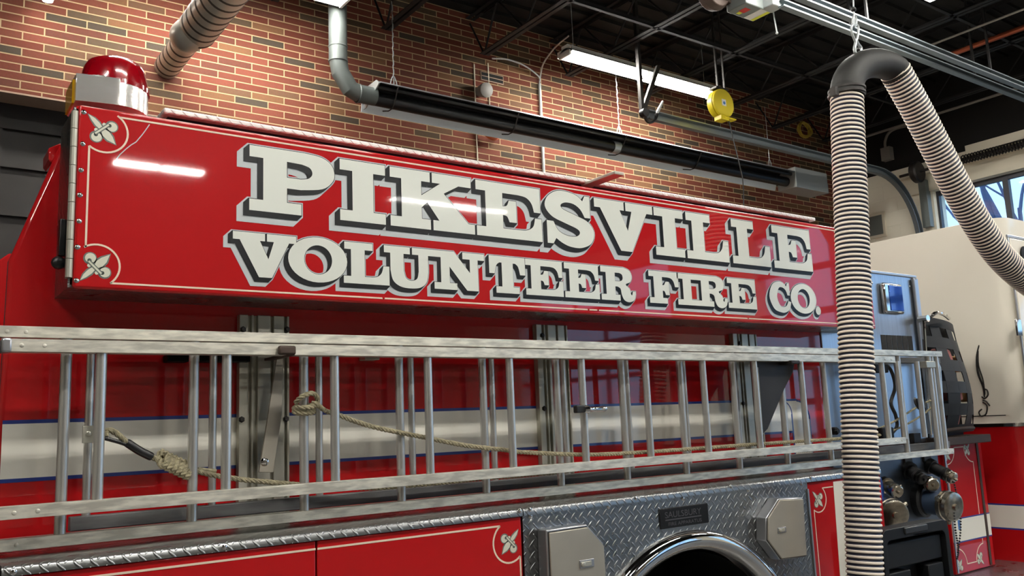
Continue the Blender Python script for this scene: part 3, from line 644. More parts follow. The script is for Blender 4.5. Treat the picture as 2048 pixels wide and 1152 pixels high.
for (xa, xb, y) in ((334, 378, 716), (392, 500, 716)):
    a, b = A(xa, y, 2.9), A(xb, y, 2.9); m_ = MB(); m_.box(a.x, b.x, 2.895, YB, a.z - 0.012, a.z + 0.012); m_.build('stop_bracket', 'black_plastic', T, bevel=0.003)
a = A(745, 716, 2.9); m_ = MB(); m_.box(a.x - 0.03, a.x + 0.03, 2.9, YB, a.z - 0.007, a.z + 0.01); m_.build('stop_bracket', 'channel_metal', T, bevel=0.003)

# --- tread plate ledge over the lower body
XS = A(1046, 1016, YL).x; XR = A(1700, 942, YL).x; XC = A(1768, 1000, YL).x
lip = LZ - A(600, 1085, YL).z if False else 0.026
def ledge(x0, x1, name):
    prof = [(YB, LZ - 0.012), (YB, LZ), (YL + 0.012, LZ), (YL + 0.004, LZ - 0.003), (YL, LZ - 0.011), (YL, LZ - lip), (YL + 0.006, LZ - lip), (YL + 0.006, LZ - 0.012)]
    m_ = MB(); m_.yz(prof, x0, x1); return m_.build(name, 'tread_ledge', T, sharp=50)
l1 = ledge(0.26, XS - 0.002, 'ledge_plate'); l2 = ledge(XS + 0.002, XC, 'ledge_plate')
for o, pts in ((l1, ((27, 1144), (449, 1094), (1040, 1022))), (l2, ((1060, 1019), (1272, 997), (1462, 973), (1622, 956)))):
    for x, y in pts: MB().screw(A(x, y, YL), r=0.008).build('rivet', 'chrome', o)
# --- red compartment doors below the ledge
YD = YL + 0.008
x_s = A(633, 1125, YD).x
for i, (a, b) in enumerate(((0.27, x_s - 0.003), (x_s + 0.003, XS - 0.006))):
    m_ = MB(); m_.box(a, b, YD, YD + 0.05, 0.62, LZ - lip - 0.002); d = m_.build('compartment_door', 'red_paint', T, bevel=0.003)
    k = MB(); ll = (A(250, 1152, YD), A(1000, 1060, YD)); zl = A(632, 1098, YD).z
    if i == 0: strip(k, [(a + 0.05, zl), (b, zl)], YD - 0.0012, 0.006)
    else:
        s0 = pz(1000, 1060, YD); e0 = pz(1040, 1112, YD); cc = circ3(s0, pz(990, 1088, YD), e0)
        strip(k, [(a, zl), (s0[0], zl)], YD - 0.0012, 0.006); strip(k, arcpts(cc, (s0[0], zl), e0, pz(990, 1088, YD)), YD - 0.0012, 0.006); strip(k, [e0, (e0[0], 0.66)], YD - 0.0012, 0.006)
        emblem(d, pz(1020.5, 1083, YD), YD, 0.052, math.radians(225))
    k.build('pinstripe', 'pinstripe', d)
# --- wheel arch panel
wc = pz(1404, 1058, YD); wl = pz(1236, 1150, YD); wr = pz(1549, 1150, YD)
cc = circ3(wc, wl, wr); RO = math.hypot(wc[0] - cc[0], wc[1] - cc[1])
il, it, ir = pz(1290, 1150, YD), pz(1407, 1089, YD), pz(1524, 1150, YD); ci = circ3(il, it, ir); RI = math.hypot(it[0] - ci[0], it[1] - ci[1])
XA0, XA1 = XS + 0.002, A(1617, 1000, YD).x
R1 = RO - 0.03
ang = [PI * i / 40 for i in range(41)]
out_ = [(XA0, cc[1]), (XA0, LZ - lip - 0.001), (XA1, LZ - lip - 0.001), (XA1, cc[1])] + [(cc[0] + R1 * math.cos(a), cc[1] + R1 * math.sin(a)) for a in ang]
m_ = MB(); m_.xz(out_, YD, YD + 0.03); fp = m_.build('wheel_panel', 'tread_side', T)
for x, y in ((1061, 1032), (1217, 1013), (1366, 997), (1496, 980), (1603, 967)): MB().screw(A(x, y, YD), r=0.010).build('rivet', 'chrome', fp)
rg = MB(); prof = [(RO, 0.0), (RO - 0.004, -0.018), (RO - 0.02, -0.034), (RO - 0.045, -0.04), (RO - 0.07, -0.03), (RO - 0.088, -0.008), (RO - 0.092, 0.03)]
vs_, fs_ = [], []
for a in [PI * (i / 60) for i in range(61)]:
    for r, d in prof: vs_.append((cc[0] + r * math.cos(a), YD + d, cc[1] + r * math.sin(a)))
n = len(prof)
for i in range(60):
    for k in range(n - 1): fs_.append((i * n + k, i * n + k + 1, (i + 1) * n + k + 1, (i + 1) * n + k))
rg.add(vs_, fs_).build('fender_ring', 'chrome', T, label='polished fender ring', sharp=60)
wl_ = MB()
ring = [(cc[0] + (RO - 0.07) * math.cos(a), cc[1] + (RO - 0.07) * math.sin(a)) for a in ang]
wl_.xz(ring, 3.16, 3.17)
vs_, fs_ = [], []
for p in ring: vs_ += [(p[0], YD + 0.01, p[1]), (p[0], 3.17, p[1])]
for i in range(len(ring) - 1): fs_.append((2 * i, 2 * i + 1, 2 * i + 3, 2 * i + 2))
wl_.add(vs_, fs_); wl_.build('wheel_well', 'void_black', T)
WR = RO - 0.20; wzc = WR
w_ = MB(); w_.lathe((cc[0], YL + 0.06, wzc), (0, 1, 0), [(0.02, WR * 0.56), (0.0, WR * 0.7), (0.01, WR * 0.88), (0.04, WR * 0.97), (0.08, WR), (0.26, WR), (0.30, WR * 0.9), (0.30, WR * 0.5)], 56)
wheel = w_.build('wheel', 'tyre', T)
m_ = MB(); m_.lathe((cc[0], YL + 0.09, wzc), (0, 1, 0), [(0, 0.06), (0.0, 0.12), (0.06, 0.14), (0.06, WR * 0.5), (0.0, WR * 0.56), (0.1, WR * 0.56)], 40); m_.build('wheel_rim', 'worn_chrome', wheel)
# maker's plate
pp = [pz(x, y, YD - 0.004) for x, y in ((1317, 1018), (1415, 1006), (1418, 1046), (1322, 1058))]
x0_, x1_ = (pp[0][0] + pp[3][0]) / 2, (pp[1][0] + pp[2][0]) / 2; z1_, z0_ = (pp[0][1] + pp[1][1]) / 2, (pp[2][1] + pp[3][1]) / 2
m_ = MB(); m_.box(x0_, x1_, YD - 0.006, YD, z0_, z1_); plate = m_.build('name_plate', 'black_plastic', T, bevel=0.003)
def text(body, x0, x1, zc_, h, y, parent, name='plate_lettering', m='plate_text'):
    cu = bpy.data.curves.new(name, 'FONT'); cu.body = body; cu.size = 1; cu.extrude = 0.02
    tmp = bpy.data.objects.new('tmp_text', cu); COL.objects.link(tmp); bpy.context.view_layer.update()
    me = bpy.data.meshes.new_from_object(tmp.evaluated_get(bpy.context.evaluated_depsgraph_get()))
    v = [p.co.copy() for p in me.vertices]; f = [tuple(p.vertices) for p in me.polygons]; bpy.data.objects.remove(tmp)
    ax, bx_ = min(p.x for p in v), max(p.x for p in v); ay, by2 = min(p.y for p in v), max(p.y for p in v)
    k = MB(); k.add([(x0 + (p.x - ax) / (bx_ - ax) * (x1 - x0), y - (p.z + 0.02) * 0.02, zc_ - h / 2 + (p.y - ay) / (by2 - ay) * h) for p in v], f)
    return k.build(name, m, parent)
w = x1_ - x0_; hgt = z1_ - z0_
text('SAULSBURY', x0_ + 0.1 * w, x1_ - 0.16 * w, z0_ + 0.66 * hgt, 0.3 * hgt, YD - 0.006, plate)
text('FIRE APPARATUS', x0_ + 0.16 * w, x1_ - 0.16 * w, z0_ + 0.2 * hgt, 0.17 * hgt, YD - 0.006, plate)
m_ = MB(); m_.box(x0_ + 0.1 * w, x1_ - 0.16 * w, YD - 0.0068, YD - 0.006, z0_ + 0.38 * hgt, z0_ + 0.44 * hgt); m_.build('plate_rule', 'plate_text', plate)
# --- two raised cabinet doors on the wheel panel
YF = YL - 0.055
def cabinet(pts, bottom, lx, ly, ww, dirn):
    P = [pz(x, y, YF) for x, y in pts]; P = P + bottom(P)
    cx_, cz_ = sum(p[0] for p in P) / len(P), sum(p[1] for p in P) / len(P)
    g = lambda s_: [(cx_ + (p[0] - cx_) * s_, cz_ + (p[1] - cz_) * s_) for p in P]
    m_ = MB(); m_.xz(g(1.05), YF + 0.008, YD); c = m_.build('cylinder_cabinet', 'frame_metal', T, bevel=0.005)
    m_ = MB(); m_.xz(g(1.015), YF + 0.006, YF + 0.010); m_.build('door_gasket', 'black_rubber', c)
    m_ = MB(); m_.xz(P, YF, YF + 0.01); m_.build('door', 'stainless_door', c, bevel=0.003, label='brushed steel door')
    p = pz(lx, ly, YF); m_ = MB(); hw, hh = ww, ww * 0.42
    m_.box(p[0] - hw, p[0] + hw, YF - 0.004, YF + 0.001, p[1] - hh, p[1] + hh); lt = m_.build('latch', 'frame_metal', c, bevel=0.002)
    m_ = MB(); m_.box(p[0] - hw * 0.35 * dirn - hw * .5, p[0] - hw * 0.35 * dirn + hw * 0.9, YF - 0.008, YF - 0.003, p[1] - hh * 0.6, p[1] + hh * 0.6); m_.lathe((p[0] - hw * 0.6, YF - 0.003, p[1]), (0, -1, 0), [(0, hh * 0.7), (0.006, hh * 0.7), (0.008, hh * 0.4)], 16)
    m_.build('latch_paddle', 'channel_metal', lt, bevel=0.0015)
cabinet(((1099, 1066), (1175, 1054.5), (1208, 1091), (1211, 1130)), lambda P: [(P[3][0], P[1][1] - 0.36), (P[1][0], P[1][1] - 0.46), (P[0][0], P[1][1] - 0.46)], 1173, 1127, 0.034, 1)
cabinet(((1560, 1000), (1607, 998), (1614, 1111), (1564, 1118), (1537, 1081), (1537, 1037)), lambda P: [], 1563, 1060, 0.028, 1)
# --- narrow red and white panel in front of the wheel, then the pump bay jamb
m_ = MB(); m_.box(XA1 + 0.003, XC, YD, YD + 0.05, 0.62, LZ - lip - 0.002); np_ = m_.build('front_compartment_door', 'red_paint', T, bevel=0.004)
wa, wb = A(1668, 1000, YD).x, A(1706, 1000, YD).x
m_ = MB(); m_.prism([(wa + 0.006, YD - 0.0014, LZ - lip - 0.012), (wb, YD - 0.0014, LZ - lip - 0.012), (wb, YD - 0.0014, 0.62), (wa - 0.02, YD - 0.0014, 0.62)], (0, 0.0014, 0)); m_.build('white_stripe', 'white_paint', np_)
k = MB(); s0 = pz(1644, 976, YD); e0 = pz(1628, 1020, YD); c_ = circ3(s0, pz(1652, 1000, YD), e0)
strip(k, [s0, (wa, s0[1])], YD - 0.0012, 0.005); strip(k, arcpts(c_, s0, e0, pz(1652, 1000, YD)), YD - 0.0012, 0.005); strip(k, [e0, (e0[0], 0.66)], YD - 0.0012, 0.005)
x2 = A(1750, 1000, YD).x; strip(k, [(wb + 0.02, s0[1]), (x2 - 0.06, s0[1])], YD - 0.0012, 0.005); strip(k, [(x2, s0[1] - 0.07), (x2, 0.66)], YD - 0.0012, 0.005)
k.build('pinstripe', 'pinstripe', np_); emblem(np_, pz(1635, 998, YD), YD, 0.05, math.radians(-48))
m_ = MB(); m_.box(XA1 - 0.008, XA1 + 0.002, YD - 0.006, YD + 0.02, 0.62, LZ - lip - 0.03); m_.build('door_edge_trim', 'frame_metal', np_)
m_ = MB(); m_.box(XC - 0.01, XC, YD + 0.05, YB + 0.05, 0.6, LZ - 0.012); m_.build('pump_bay_jamb', 'red_paint', T)

# --- pump panel
XP0, XP1 = XB1 + 0.006, A(1834, 620, YB).x; zP = A(1836, 552, YB).z
m_ = MB(); m_.box(XP0, XP1 - 0.02, YB, YB + 0.03, LZ + 0.08, zP - 0.01); up = m_.build('upper_pump_panel', 'brushed_steel', T, bevel=0.004)
m_ = MB(); m_.box(XP0, XP1 + 0.02, YB - 0.012, YB + 0.9, zP - 0.018, zP); m_.box(XP1 - 0.024, XP1 + 0.004, YB - 0.012, YB + 0.9, LZ + 0.06, zP - 0.018); m_.build('panel_frame', 'frame_metal', up, bevel=0.004)
m_ = MB(); m_.tube([(XP1 - 0.03, YB - 0.014, LZ + 0.1), (XP1 - 0.03, YB - 0.014, zP - 0.03)], 0.009, 10); m_.build('panel_hinge', 'frame_metal', up)
m_ = MB(); m_.box(XP1 + 0.002, XP1 + 0.05, YB + 0.0, YB + 0.9, LZ, zP - 0.02); m_.build('panel_side', 'frame_metal', T)
for x, y in ((1744, 566), (1819, 573), (1831, 557), (1842, 653)): MB().screw(A(x, y, YB), r=0.008).build('screw', 'chrome', up)
q = A(1786, 597, YB - 0.02); m_ = MB(); m_.box(q.x - 0.105, q.x + 0.105, YB - 0.03, YB, q.z - 0.095, q.z + 0.095); sl = m_.build('scene_light', 'chrome', up, bevel=0.015, segs=3)
m_ = MB(); m_.box(q.x - 0.055, q.x + 0.09, YB - 0.034, YB - 0.028, q.z - 0.078, q.z + 0.078); m_.build('light_lens', 'blue_lens', sl, bevel=0.01, label='blue tinted lens')
m_ = MB(); a, b = A(1761, 675, YB), A(1827, 700, YB)
for i in range(6):
    for k in range(4):
        x = a.x + (b.x - a.x) * (i + 0.5) / 6; z = A(1790, 675 + 8.2 * k, YB).z; m_.box(x - 0.027, x + 0.027, YB - 0.002, YB + 0.001, z - 0.0135, z + 0.0135)
m_.build('vent_slots', 'void_black', up, bevel=0.004)
m_ = MB(); m_.box(XP0, XP1 + 0.05, YB, YB + 0.03, 0.6, LZ + 0.07); lp = m_.build('lower_pump_panel', 'dull_steel', T, bevel=0.004)
m_ = MB(); p = A(1834, 876, YB - 0.02); m_.box(p.x - 0.05, p.x + 0.03, YB - 0.03, YB, p.z - 0.03, p.z + 0.03); m_.build('panel_bracket', 'dark_metal', lp, bevel=0.003)
for x, y in ((1813, 918), (1851, 913)):
    p = A(x, y, YB); m_ = MB(); m_.box(p.x - 0.04, p.x + 0.04, YB - 0.014, YB, p.z - 0.03, p.z + 0.03); m_.build('control_label', 'dark_metal', lp, bevel=0.003)
def chain(pts, parent, r=0.0055):
    m_ = MB()
    for p in resample(smooth_path(pts, 8), 0.016): m_.lathe(p, (0, 0, 1), [(-r, r * 0.4), (-r * .5, r), (r * .5, r), (r, r * 0.4)], 6)
    return m_.build('bead_chain', 'dark_metal', parent)
def outlet(px0, py0, y0, px1, py1, y1, r0, r1, bm, cm, cap=0.5):
    """pipe stub from the panel to a cap; y0 and y1 are the depths of its two ends"""
    a, b = A(px0, py0, y0), A(px1, py1, y1); d = (b - a); L = d.length; d.normalize()
    m_ = MB(); m_.lathe(a, d, [(0, r0 * 1.3), (0.03, r0 * 1.3), (0.032, r0), (L * (1 - cap), r0), (L * (1 - cap) + 0.006, r0 * 1.12), (L * (1 - cap) + 0.02, r0 * 1.12)], 24); o = m_.build('discharge_outlet', bm, T)
    c = MB(); s = L * (1 - cap) + 0.015
    c.lathe(a + d * s, d, [(0, r1 * 0.95), (0.004, r1), (L * cap * 0.35, r1), (L * cap * 0.4, r1 * 0.93), (L * cap * 0.5, r1 * 0.93), (L * cap * 0.55, r1), (L - s, r1 * 0.96), (L - s + 0.006, r1 * 0.8)], 28)
    w = d.cross(Vector((0, 0, 1))).normalized(); u = w.cross(d)
    for k in range(3):
        g = 2 * PI * k / 3 + 0.5; e = w * math.cos(g) + u * math.sin(g); c.lathe(a + d * (s + L * cap * 0.3) + e * r1 * 0.95, e, [(0, r1 * 0.2), (r1 * 0.28, r1 * 0.16)], 8)
    c.lathe(b, d, [(0, r1 * 0.25), (0.02, r1 * 0.2)], 10)
    c.build('outlet_cap', cm, o); return o
o1 = outlet(1856, 930, YB, 1908, 957, 2.80, 0.036, 0.038, 'black_rubber', 'worn_chrome', 0.4); chain([A(1908, 965, 2.80), A(1913, 990, 2.81), A(1915, 1030, 2.84)], o1)
outlet(1814, 938, YB, 1846, 958, 2.84, 0.04, 0.036, 'black_rubber', 'black_rubber', 0.4)
outlet(1838, 958, YB, 1866, 970, 2.82, 0.036, 0.042, 'black_rubber', 'worn_chrome', 0.45)
o2 = outlet(1838, 1000, YB, 1908, 1014, 2.72, 0.068, 0.086, 'blue_valve', 'worn_chrome', 0.34)
m_ = MB(); p = A(1838, 1000, YB); m_.lathe(p, (0, -1, 0), [(0, 0.10), (0.04, 0.10), (0.05, 0.085), (0.06, 0.085)], 28); m_.build('valve_flange', 'black_rubber', o2)
chain([A(1908, 1026, 2.70), A(1911, 1060, 2.70), A(1917, 1100, 2.72), A(1914, 1118, 2.75)], o2); chain([A(1921, 1026, 2.72), A(1921, 1062, 2.72), A(1916, 1105, 2.74)], o2)
o3 = outlet(1768, 968, YB, 1795, 984, 2.84, 0.036, 0.040, 'worn_chrome', 'worn_chrome', 0.5); chain([A(1795, 996, 2.84), A(1796, 1012, 2.85), A(1797, 1032, 2.86)], o3)
outlet(1752, 1012, YB, 1790, 1030, 2.76, 0.066, 0.082, 'blue_valve', 'worn_chrome', 0.34)
m_ = MB(); p = A(1762, 985, 2.88); m_.lathe(p, (0.5, -1, 0), [(-0.01, 0.07), (-0.006, 0.085), (0.006, 0.085), (0.01, 0.07)], 28); m_.build('valve_wheel', 'blue_handle', T)
# red lower door ahead of the pump panel
xd0, xd1 = A(1893, 1000, YB).x, A(1972, 1000, YB).x; zd0 = A(1940, 1142, YB).z; zd1 = A(1930, 880, YB).z
m_ = MB(); m_.box(xd0, xd1, YB - 0.012, YB + 0.02, zd0, zd1); rd = m_.build('pump_access_door', 'red_paint', T, bevel=0.006)
yd = YB - 0.012
zs1 = A(1920, 1038, yd).z; zs0 = A(1920, 1083, yd).z
m_ = MB(); m_.box(xd0 + 0.003, xd1 - 0.003, yd - 0.0012, yd, zs0, zs1); m_.build('white_stripe', 'white_paint', rd)
m_ = MB(); m_.box(xd0 + 0.003, xd1 - 0.003, yd - 0.0014, yd, zs1, zs1 + 0.008); m_.box(xd0 + 0.003, xd1 - 0.003, yd - 0.0014, yd, zs0 - 0.008, zs0); m_.build('stripe_edging', 'blue_paint', rd)
k = MB(); ix0, ix1 = xd0 + 0.035, xd1 - 0.13; cr = 0.10
def notch(cx_, cz_, sx, sz):
    return [(cx_ + sx * cr * math.cos(a), cz_ + sz * cr * math.sin(a)) for a in [PI / 2 * i / 12 for i in range(13)]]
zt_, zb_ = zd1 - 0.04, zd0 + 0.05
strip(k, [(ix0 + cr, zt_), (ix1 - cr, zt_)], yd - 0.0012, 0.006); strip(k, notch(ix0, zt_, 1, -1), yd - 0.0012, 0.006); strip(k, notch(ix1, zt_, -1, -1), yd - 0.0012, 0.006)
strip(k, [(ix0, zt_ - cr), (ix0, zs1)], yd - 0.0012, 0.006); strip(k, [(ix1, zt_ - cr), (ix1, zs1)], yd - 0.0012, 0.006)
strip(k, [(ix0, zs0), (ix0, zb_ + cr)], yd - 0.0012, 0.006); strip(k, [(ix1, zs0), (ix1, zb_ + cr)], yd - 0.0012, 0.006)
strip(k, notch(ix0, zb_, 1, 1), yd - 0.0012, 0.006); strip(k, notch(ix1, zb_, -1, 1), yd - 0.0012, 0.006); strip(k, [(ix0 + cr, zb_), (ix1 - cr, zb_)], yd - 0.0012, 0.006)
k.build('pinstripe', 'pinstripe', rd)
for px_, py_, an in ((1934, 898, -135), (1961, 1118, 135), (1919, 1133, 45), (1893, 909, -45)): emblem(rd, pz(px_, py_, yd), yd, 0.052, math.radians(an))
m_ = MB(); xh = A(1948, 1000, yd).x; m_.box(xd1 - 0.075, xd1 - 0.05, yd - 0.005, yd, zd0 + 0.01, zd1 - 0.01); m_.build('door_hinge', 'rust_metal', rd)
m_ = MB(); m_.box(xd0 + 0.005, xd0 + 0.02, yd - 0.006, yd, zd0 + 0.01, zd1 - 0.02); m_.build('door_edge_trim', 'frame_metal', rd)
p = A(1918, 1050, yd); m_ = MB(); m_.box(p.x - 0.014, p.x + 0.014, yd - 0.003, yd - 0.001, p.z - 0.03, p.z + 0.03); m_.build('sticker', 'label_blue', rd)
m_ = MB(); m_.box(xd0 - 0.03, xd1 + 0.02, YB + 0.01, 5.2, 0.6, zd1 + 0.02); m_.build('pump_house', 'red_paint', T)
# running board under the pump panel
zst = zd0 - 0.005
m_ = MB(); m_.box(XC + 0.01, 7.2, 2.36, YB + 0.1, zst - 0.04, zst); m_.build('running_board', 'tread_ledge', T, bevel=0.006)
# --- cargo net over the end of the cross hose bed
xn0, xn1 = A(1850, 700, 2.9).x, A(1948, 700, 2.86).x
zn1, zn0 = A(1885, 630, 2.9).z, A(1915, 866, 2.86).z
m_ = MB(); m_.box(xn0 - 0.05, xn1 + 0.03, YB + 0.06, 5.0, zd1, zn1 - 0.05); m_.build('cross_bed', 'black_plastic', T)
def bulge(u, v):     # u across, v up
    return Vector((xn0 + (xn1 - xn0) * u + 0.10 * u * (1 - v), YB + 0.05 - 0.16 * math.sin(PI * min(1, u * 0.9 + 0.05)) ** 0.7 * (0.45 + 0.55 * math.sin(PI * (1 - v) ** 1.5 * 0.9 + 0.1)), zn0 + (zn1 - zn0) * v - 0.05 * u * v))
net = MB()
def band(f, w, n=24):
    vs_ = []; fs_ = []
    for i in range(n + 1):
        p, q = f(i / n, -w), f(i / n, w); vs_ += [p, q, p + Vector((0, 0.006, 0)), q + Vector((0, 0.006, 0))]
    for i in range(n):
        a = i * 4; b = a + 4; fs_ += [(a, a + 1, b + 1, b), (a + 2, b + 2, b + 3, a + 3), (a, b, b + 2, a + 2), (a + 1, a + 3, b + 3, b + 1)]
    net.add(vs_, fs_)
for u in (0.03, 0.34, 0.66, 0.97): band(lambda s, d, u=u: bulge(min(1, max(0, u + d)), s), 0.085)
for v in (0.02, 0.2, 0.39, 0.58, 0.78, 0.97): band(lambda s, d, v=v: bulge(s, min(1, max(0, v + d))), 0.05)
no = net.build('cargo_net', 'black_web', T, sharp=60)
m_ = MB(); m_.tube([A(1846, 640, 2.9), A(1860, 870, 2.9)], 0.014, 10); m_.lathe(A(1847, 638, 2.9), (0, -1, 0), [(-0.03, 0.022), (0.03, 0.022)], 14); m_.build('grab_rail', 'chrome', T)
m_ = MB(); m_.tube(smooth_path([A(1862, 634, 2.88), A(1872, 626, 2.86), A(1886, 628, 2.86), A(1898, 637, 2.88)], 6), 0.012, 8); m_.build('top_rail', 'chrome', T)
m_ = MB(); m_.xz([pz(x, y, 2.955) for x, y in ((1842, 636), (1850, 636), (1852, 702), (1848, 702))], 2.95, 3.0); m_.build('red_post', 'red_paint', T)
m_ = MB(); m_.tube([A(1884, 862, 2.84), A(1920, 857, 2.82), A(1948, 856, 2.80)], 0.012, 8); m_.box(xn0 - 0.02, xn1 + 0.02, YB - 0.12, YB + 0.1, zn0 - 0.07, zn0 - 0.02); m_.build('net_tray', 'rust_metal', T, bevel=0.01)
# --- crew cab
CX, CY = 6.12, 2.74; zr = AX(1905, 452, CX).z; zch = A(2020, 848, CY).z
def cab_shell(x0, x1, y0, y1, r, z0, z1, rt=0.0):
    pts = [(x0 + r - r * math.cos(a), y0 + r - r * math.sin(a)) for a in [PI / 2 * i / 10 for i in range(11)]]
    base = [(x0, y1)] + pts + [(x1, y0), (x1, y1)]
    m_ = MB(); m_.prism([(p[0], p[1], z0) for p in base], (0, 0, z1 - z0)); return m_
cab_shell(CX, 8.7, CY, 5.3, 0.13, zch, zr).build('crew_cab', 'cab_white', T, bevel=0.05, segs=4)
cabl = cab_shell(CX, 8.7, CY - 0.01, 5.3, 0.13, 0.5, zch - 0.02).build('lower_cab', 'red_paint', T, bevel=0.01)
cab_shell(CX - 0.006, 8.7, CY - 0.02, 5.3, 0.13, zch - 0.022, zch).build('cab_moulding', 'chrome', T)
zq1, zq0 = A(2040, 1022, CY - 0.01).z, A(2040, 1071, CY - 0.01).z
cab_shell(CX - 0.001, 8.7, CY - 0.0115, 5.3, 0.13, zq0, zq1).build('white_stripe', 'white_paint', cabl)
cab_shell(CX - 0.0008, 8.7, CY - 0.0112, 5.3, 0.13, zq0 - 0.01, zq1 + 0.01).build('stripe_edging', 'blue_paint', cabl)
k = MB(); zl = zch + 0.05; k.box(CX - 0.0012, CX, CY + 0.13, 4.5, zl, zl + 0.006); k.box(CX + 0.13, 8.7, CY - 0.0012, CY, zl, zl + 0.006); k.build('cab_pinstripe', 'dark_metal', T)
def scroll(pts, r=0.005):
    P = smooth_path([AX(x, y, CX - 0.001) for x, y in pts], 8); m_.tube(P, [0.0015] + [r] * (len(P) - 2) + [0.0015], 6)
m_ = MB()
scroll(((1958, 690), (1953, 715), (1955, 745), (1966, 775), (1969, 795))); scroll(((1956, 700), (1957, 730), (1966, 760), (1970, 790))); scroll(((1953, 715), (1957, 745), (1966, 770)))
scroll(((1966, 778), (1974, 780), (1976, 790), (1969, 797), (1963, 793))); scroll(((1965, 800), (1973, 803), (1980, 812))); scroll(((1965, 804), (1974, 812), (1972, 828), (1962, 832), (1958, 824), (1964, 818)))
m_.build('scrollwork', 'dark_metal', T)
m_ = MB(); xa = A(2028, 600, CY).x; za = A(2028, 478, CY).z
m_.box(xa + 0.008, xa + 0.02, CY - 0.012, CY, zch + 0.12, za); m_.box(xa, 7.6, CY - 0.012, CY, za, za + 0.02); m_.build('cab_door_seal', 'frame_metal', T, bevel=0.003)
m_ = MB(); m_.box(xa + 0.024, 7.6, CY - 0.016, CY, zch + 0.14, za - 0.004); cd = m_.build('cab_door', 'cab_white', T, bevel=0.006)
p = A(2040, 655, CY - 0.03); m_ = MB(); m_.box(p.x - 0.035, p.x + 0.03, CY - 0.03, CY - 0.016, p.z - 0.055, p.z + 0.055); m_.build('hinge', 'chrome', cd, bevel=0.003)
p = A(2050, 512, CY - 0.02); m_ = MB(); m_.lathe(p, (0, -1, 0), [(0, 0.07), (0.01, 0.07), (0.012, 0.055)], 20); m_.build('door_window', 'black_plastic', cd)
# ================================================================ LADDERS
def rail(x0, x1, y0, y1, z0, z1, cap=True, rivets=(), front=True):
    m_ = MB(); m_.box(x0, x1, y0, y1, z0, z1)
    for x in rivets: m_.lathe((x, y0, (z0 + z1) / 2), (0, -1, 0), [(0, 0.006), (0.0015, 0.0055), (0.0025, 0.002)], 10)
    return m_
EX = thing('extension_ladder', 'aluminium extension ladder slung sideways on the truck, two nested sections, nearest the viewer', 'ladder', (2.5, 2.72, 1.37))
yF, yBs, yR = 2.69, 2.755, 2.845
xf0, xf1 = A(5, 690, yF - 0.02).x, A(1790, 720, yF - 0.02).x
zf = [(A(0, 677, yF - .02).z, A(0, 703, yF - .02).z), (A(0, 1015, yF - .02).z, A(0, 1041, yF - .02).z)]
zb_ = [(A(0, 651, yBs - .02).z, A(0, 674, yBs - .02).z), (A(0, 1081, yBs - .02).z, A(0, 1105, yBs - .02).z)]
xb0, xb1 = 0.20, A(1884, 710, yBs - .02).x
xb2 = A(1907, 900, yBs - .02).x
for i, (t1, t0) in enumerate(zf):
    xe_ = xf1 if i == 0 else A(1812, 882, yF - .02).x
    o = rail(xf0, xe_, yF - 0.022, yF + 0.024, t0, t1, rivets=[xf0 + 0.045, xf0 + 0.10, xe_ - 0.04, xe_ - 0.10]).build('fly_rail', 'aluminium', EX, bevel=0.004)
    if i == 0:
        m_ = MB(); m_.box(xf0 - 0.003, xf0 + 0.022, yF - 0.025, yF + 0.026, t0 - 0.002, t1 + 0.002); m_.build('end_cap', 'frame_metal', o, bevel=0.005)
for i, (t1, t0) in enumerate(zb_):
    xe_ = xb1 if i == 0 else xb2
    rail(xb0, xe_, yBs - 0.022, yBs + 0.024, t0, t1, rivets=[0.264, 0.31, xe_ - 0.02, xe_ - 0.07]).build('base_rail', 'aluminium', EX, bevel=0.004)
def rungs(parent, x0, y, za, zb, r, n, skip=(), last=None, name='rung'):
    for i in range(n):
        if i in skip: continue
        MB().tube([(x0 + 0.356 * i, y, za), (x0 + 0.356 * i, y, zb)], r, 16).build(name, 'rung_metal', parent)
rungs(EX, 0.1834 * 2.71, yF, zf[1][0] - 0.01, zf[0][1] + 0.01, 0.0150, 13, name='fly_rung')
xr = A(1792, 720, yF).x; m_ = MB(); m_.tube([(xr, yF, zf[1][0] - 0.01), (xr, yF, zf[0][1] + 0.01)], 0.015, 16); m_.build('fly_rung', 'rung_metal', EX)
rungs(EX, 0.1501 * 2.775, yBs, zb_[1][0] - 0.01, zb_[0][1] + 0.01, 0.0152, 14, name='base_rung')
for x in (1856, 1871):
    a, b = A(x, 722, yBs), A(x + 20, 900, yBs); MB().tube([(a.x, yBs, zb_[0][1] + 0.01), (a.x, yBs, zb_[1][0] - 0.01)], 0.0165, 14).build('base_rung', 'rung_metal', EX)
a = A(1859, 729, yBs - 0.02); m_ = MB(); m_.box(a.x - 0.04, a.x + 0.06, yBs - 0.025, yBs + 0.02, a.z - 0.02, a.z + 0.02); m_.build('rung_clamp', 'channel_metal', EX, bevel=0.004)
for pts in (((1872, 722), (1878, 735), (1886, 850)),):
    m_ = MB(); m_.tube([A(x, y, yBs + 0.03) for x, y in pts], 0.011, 10); m_.build('end_brace', 'rung_metal', EX)
p = A(185, 867, 2.735); p2 = A(210, 867, 2.735); m_ = MB(); m_.box(p.x - 0.026, p.x + 0.014, 2.728, 2.742, p.z - 0.026, p.z + 0.022); m_.box(p.x, p2.x, 2.731, 2.739, p.z - 0.010, p.z + 0.008); m_.screw((p.x - 0.012, 2.728, p.z), r=0.008); m_.build('halyard_anchor', 'channel_metal', EX, bevel=0.003)
m_ = MB(); m_.tube(smooth_path([A(x, y, 2.80) for x, y in ((1760, 728), (1775, 732), (1785, 748), (1790, 775), (1782, 806), (1791, 830), (1794, 852), (1785, 865))], 6), 0.010, 8); m_.build('pawl_hook', 'dark_metal', EX)
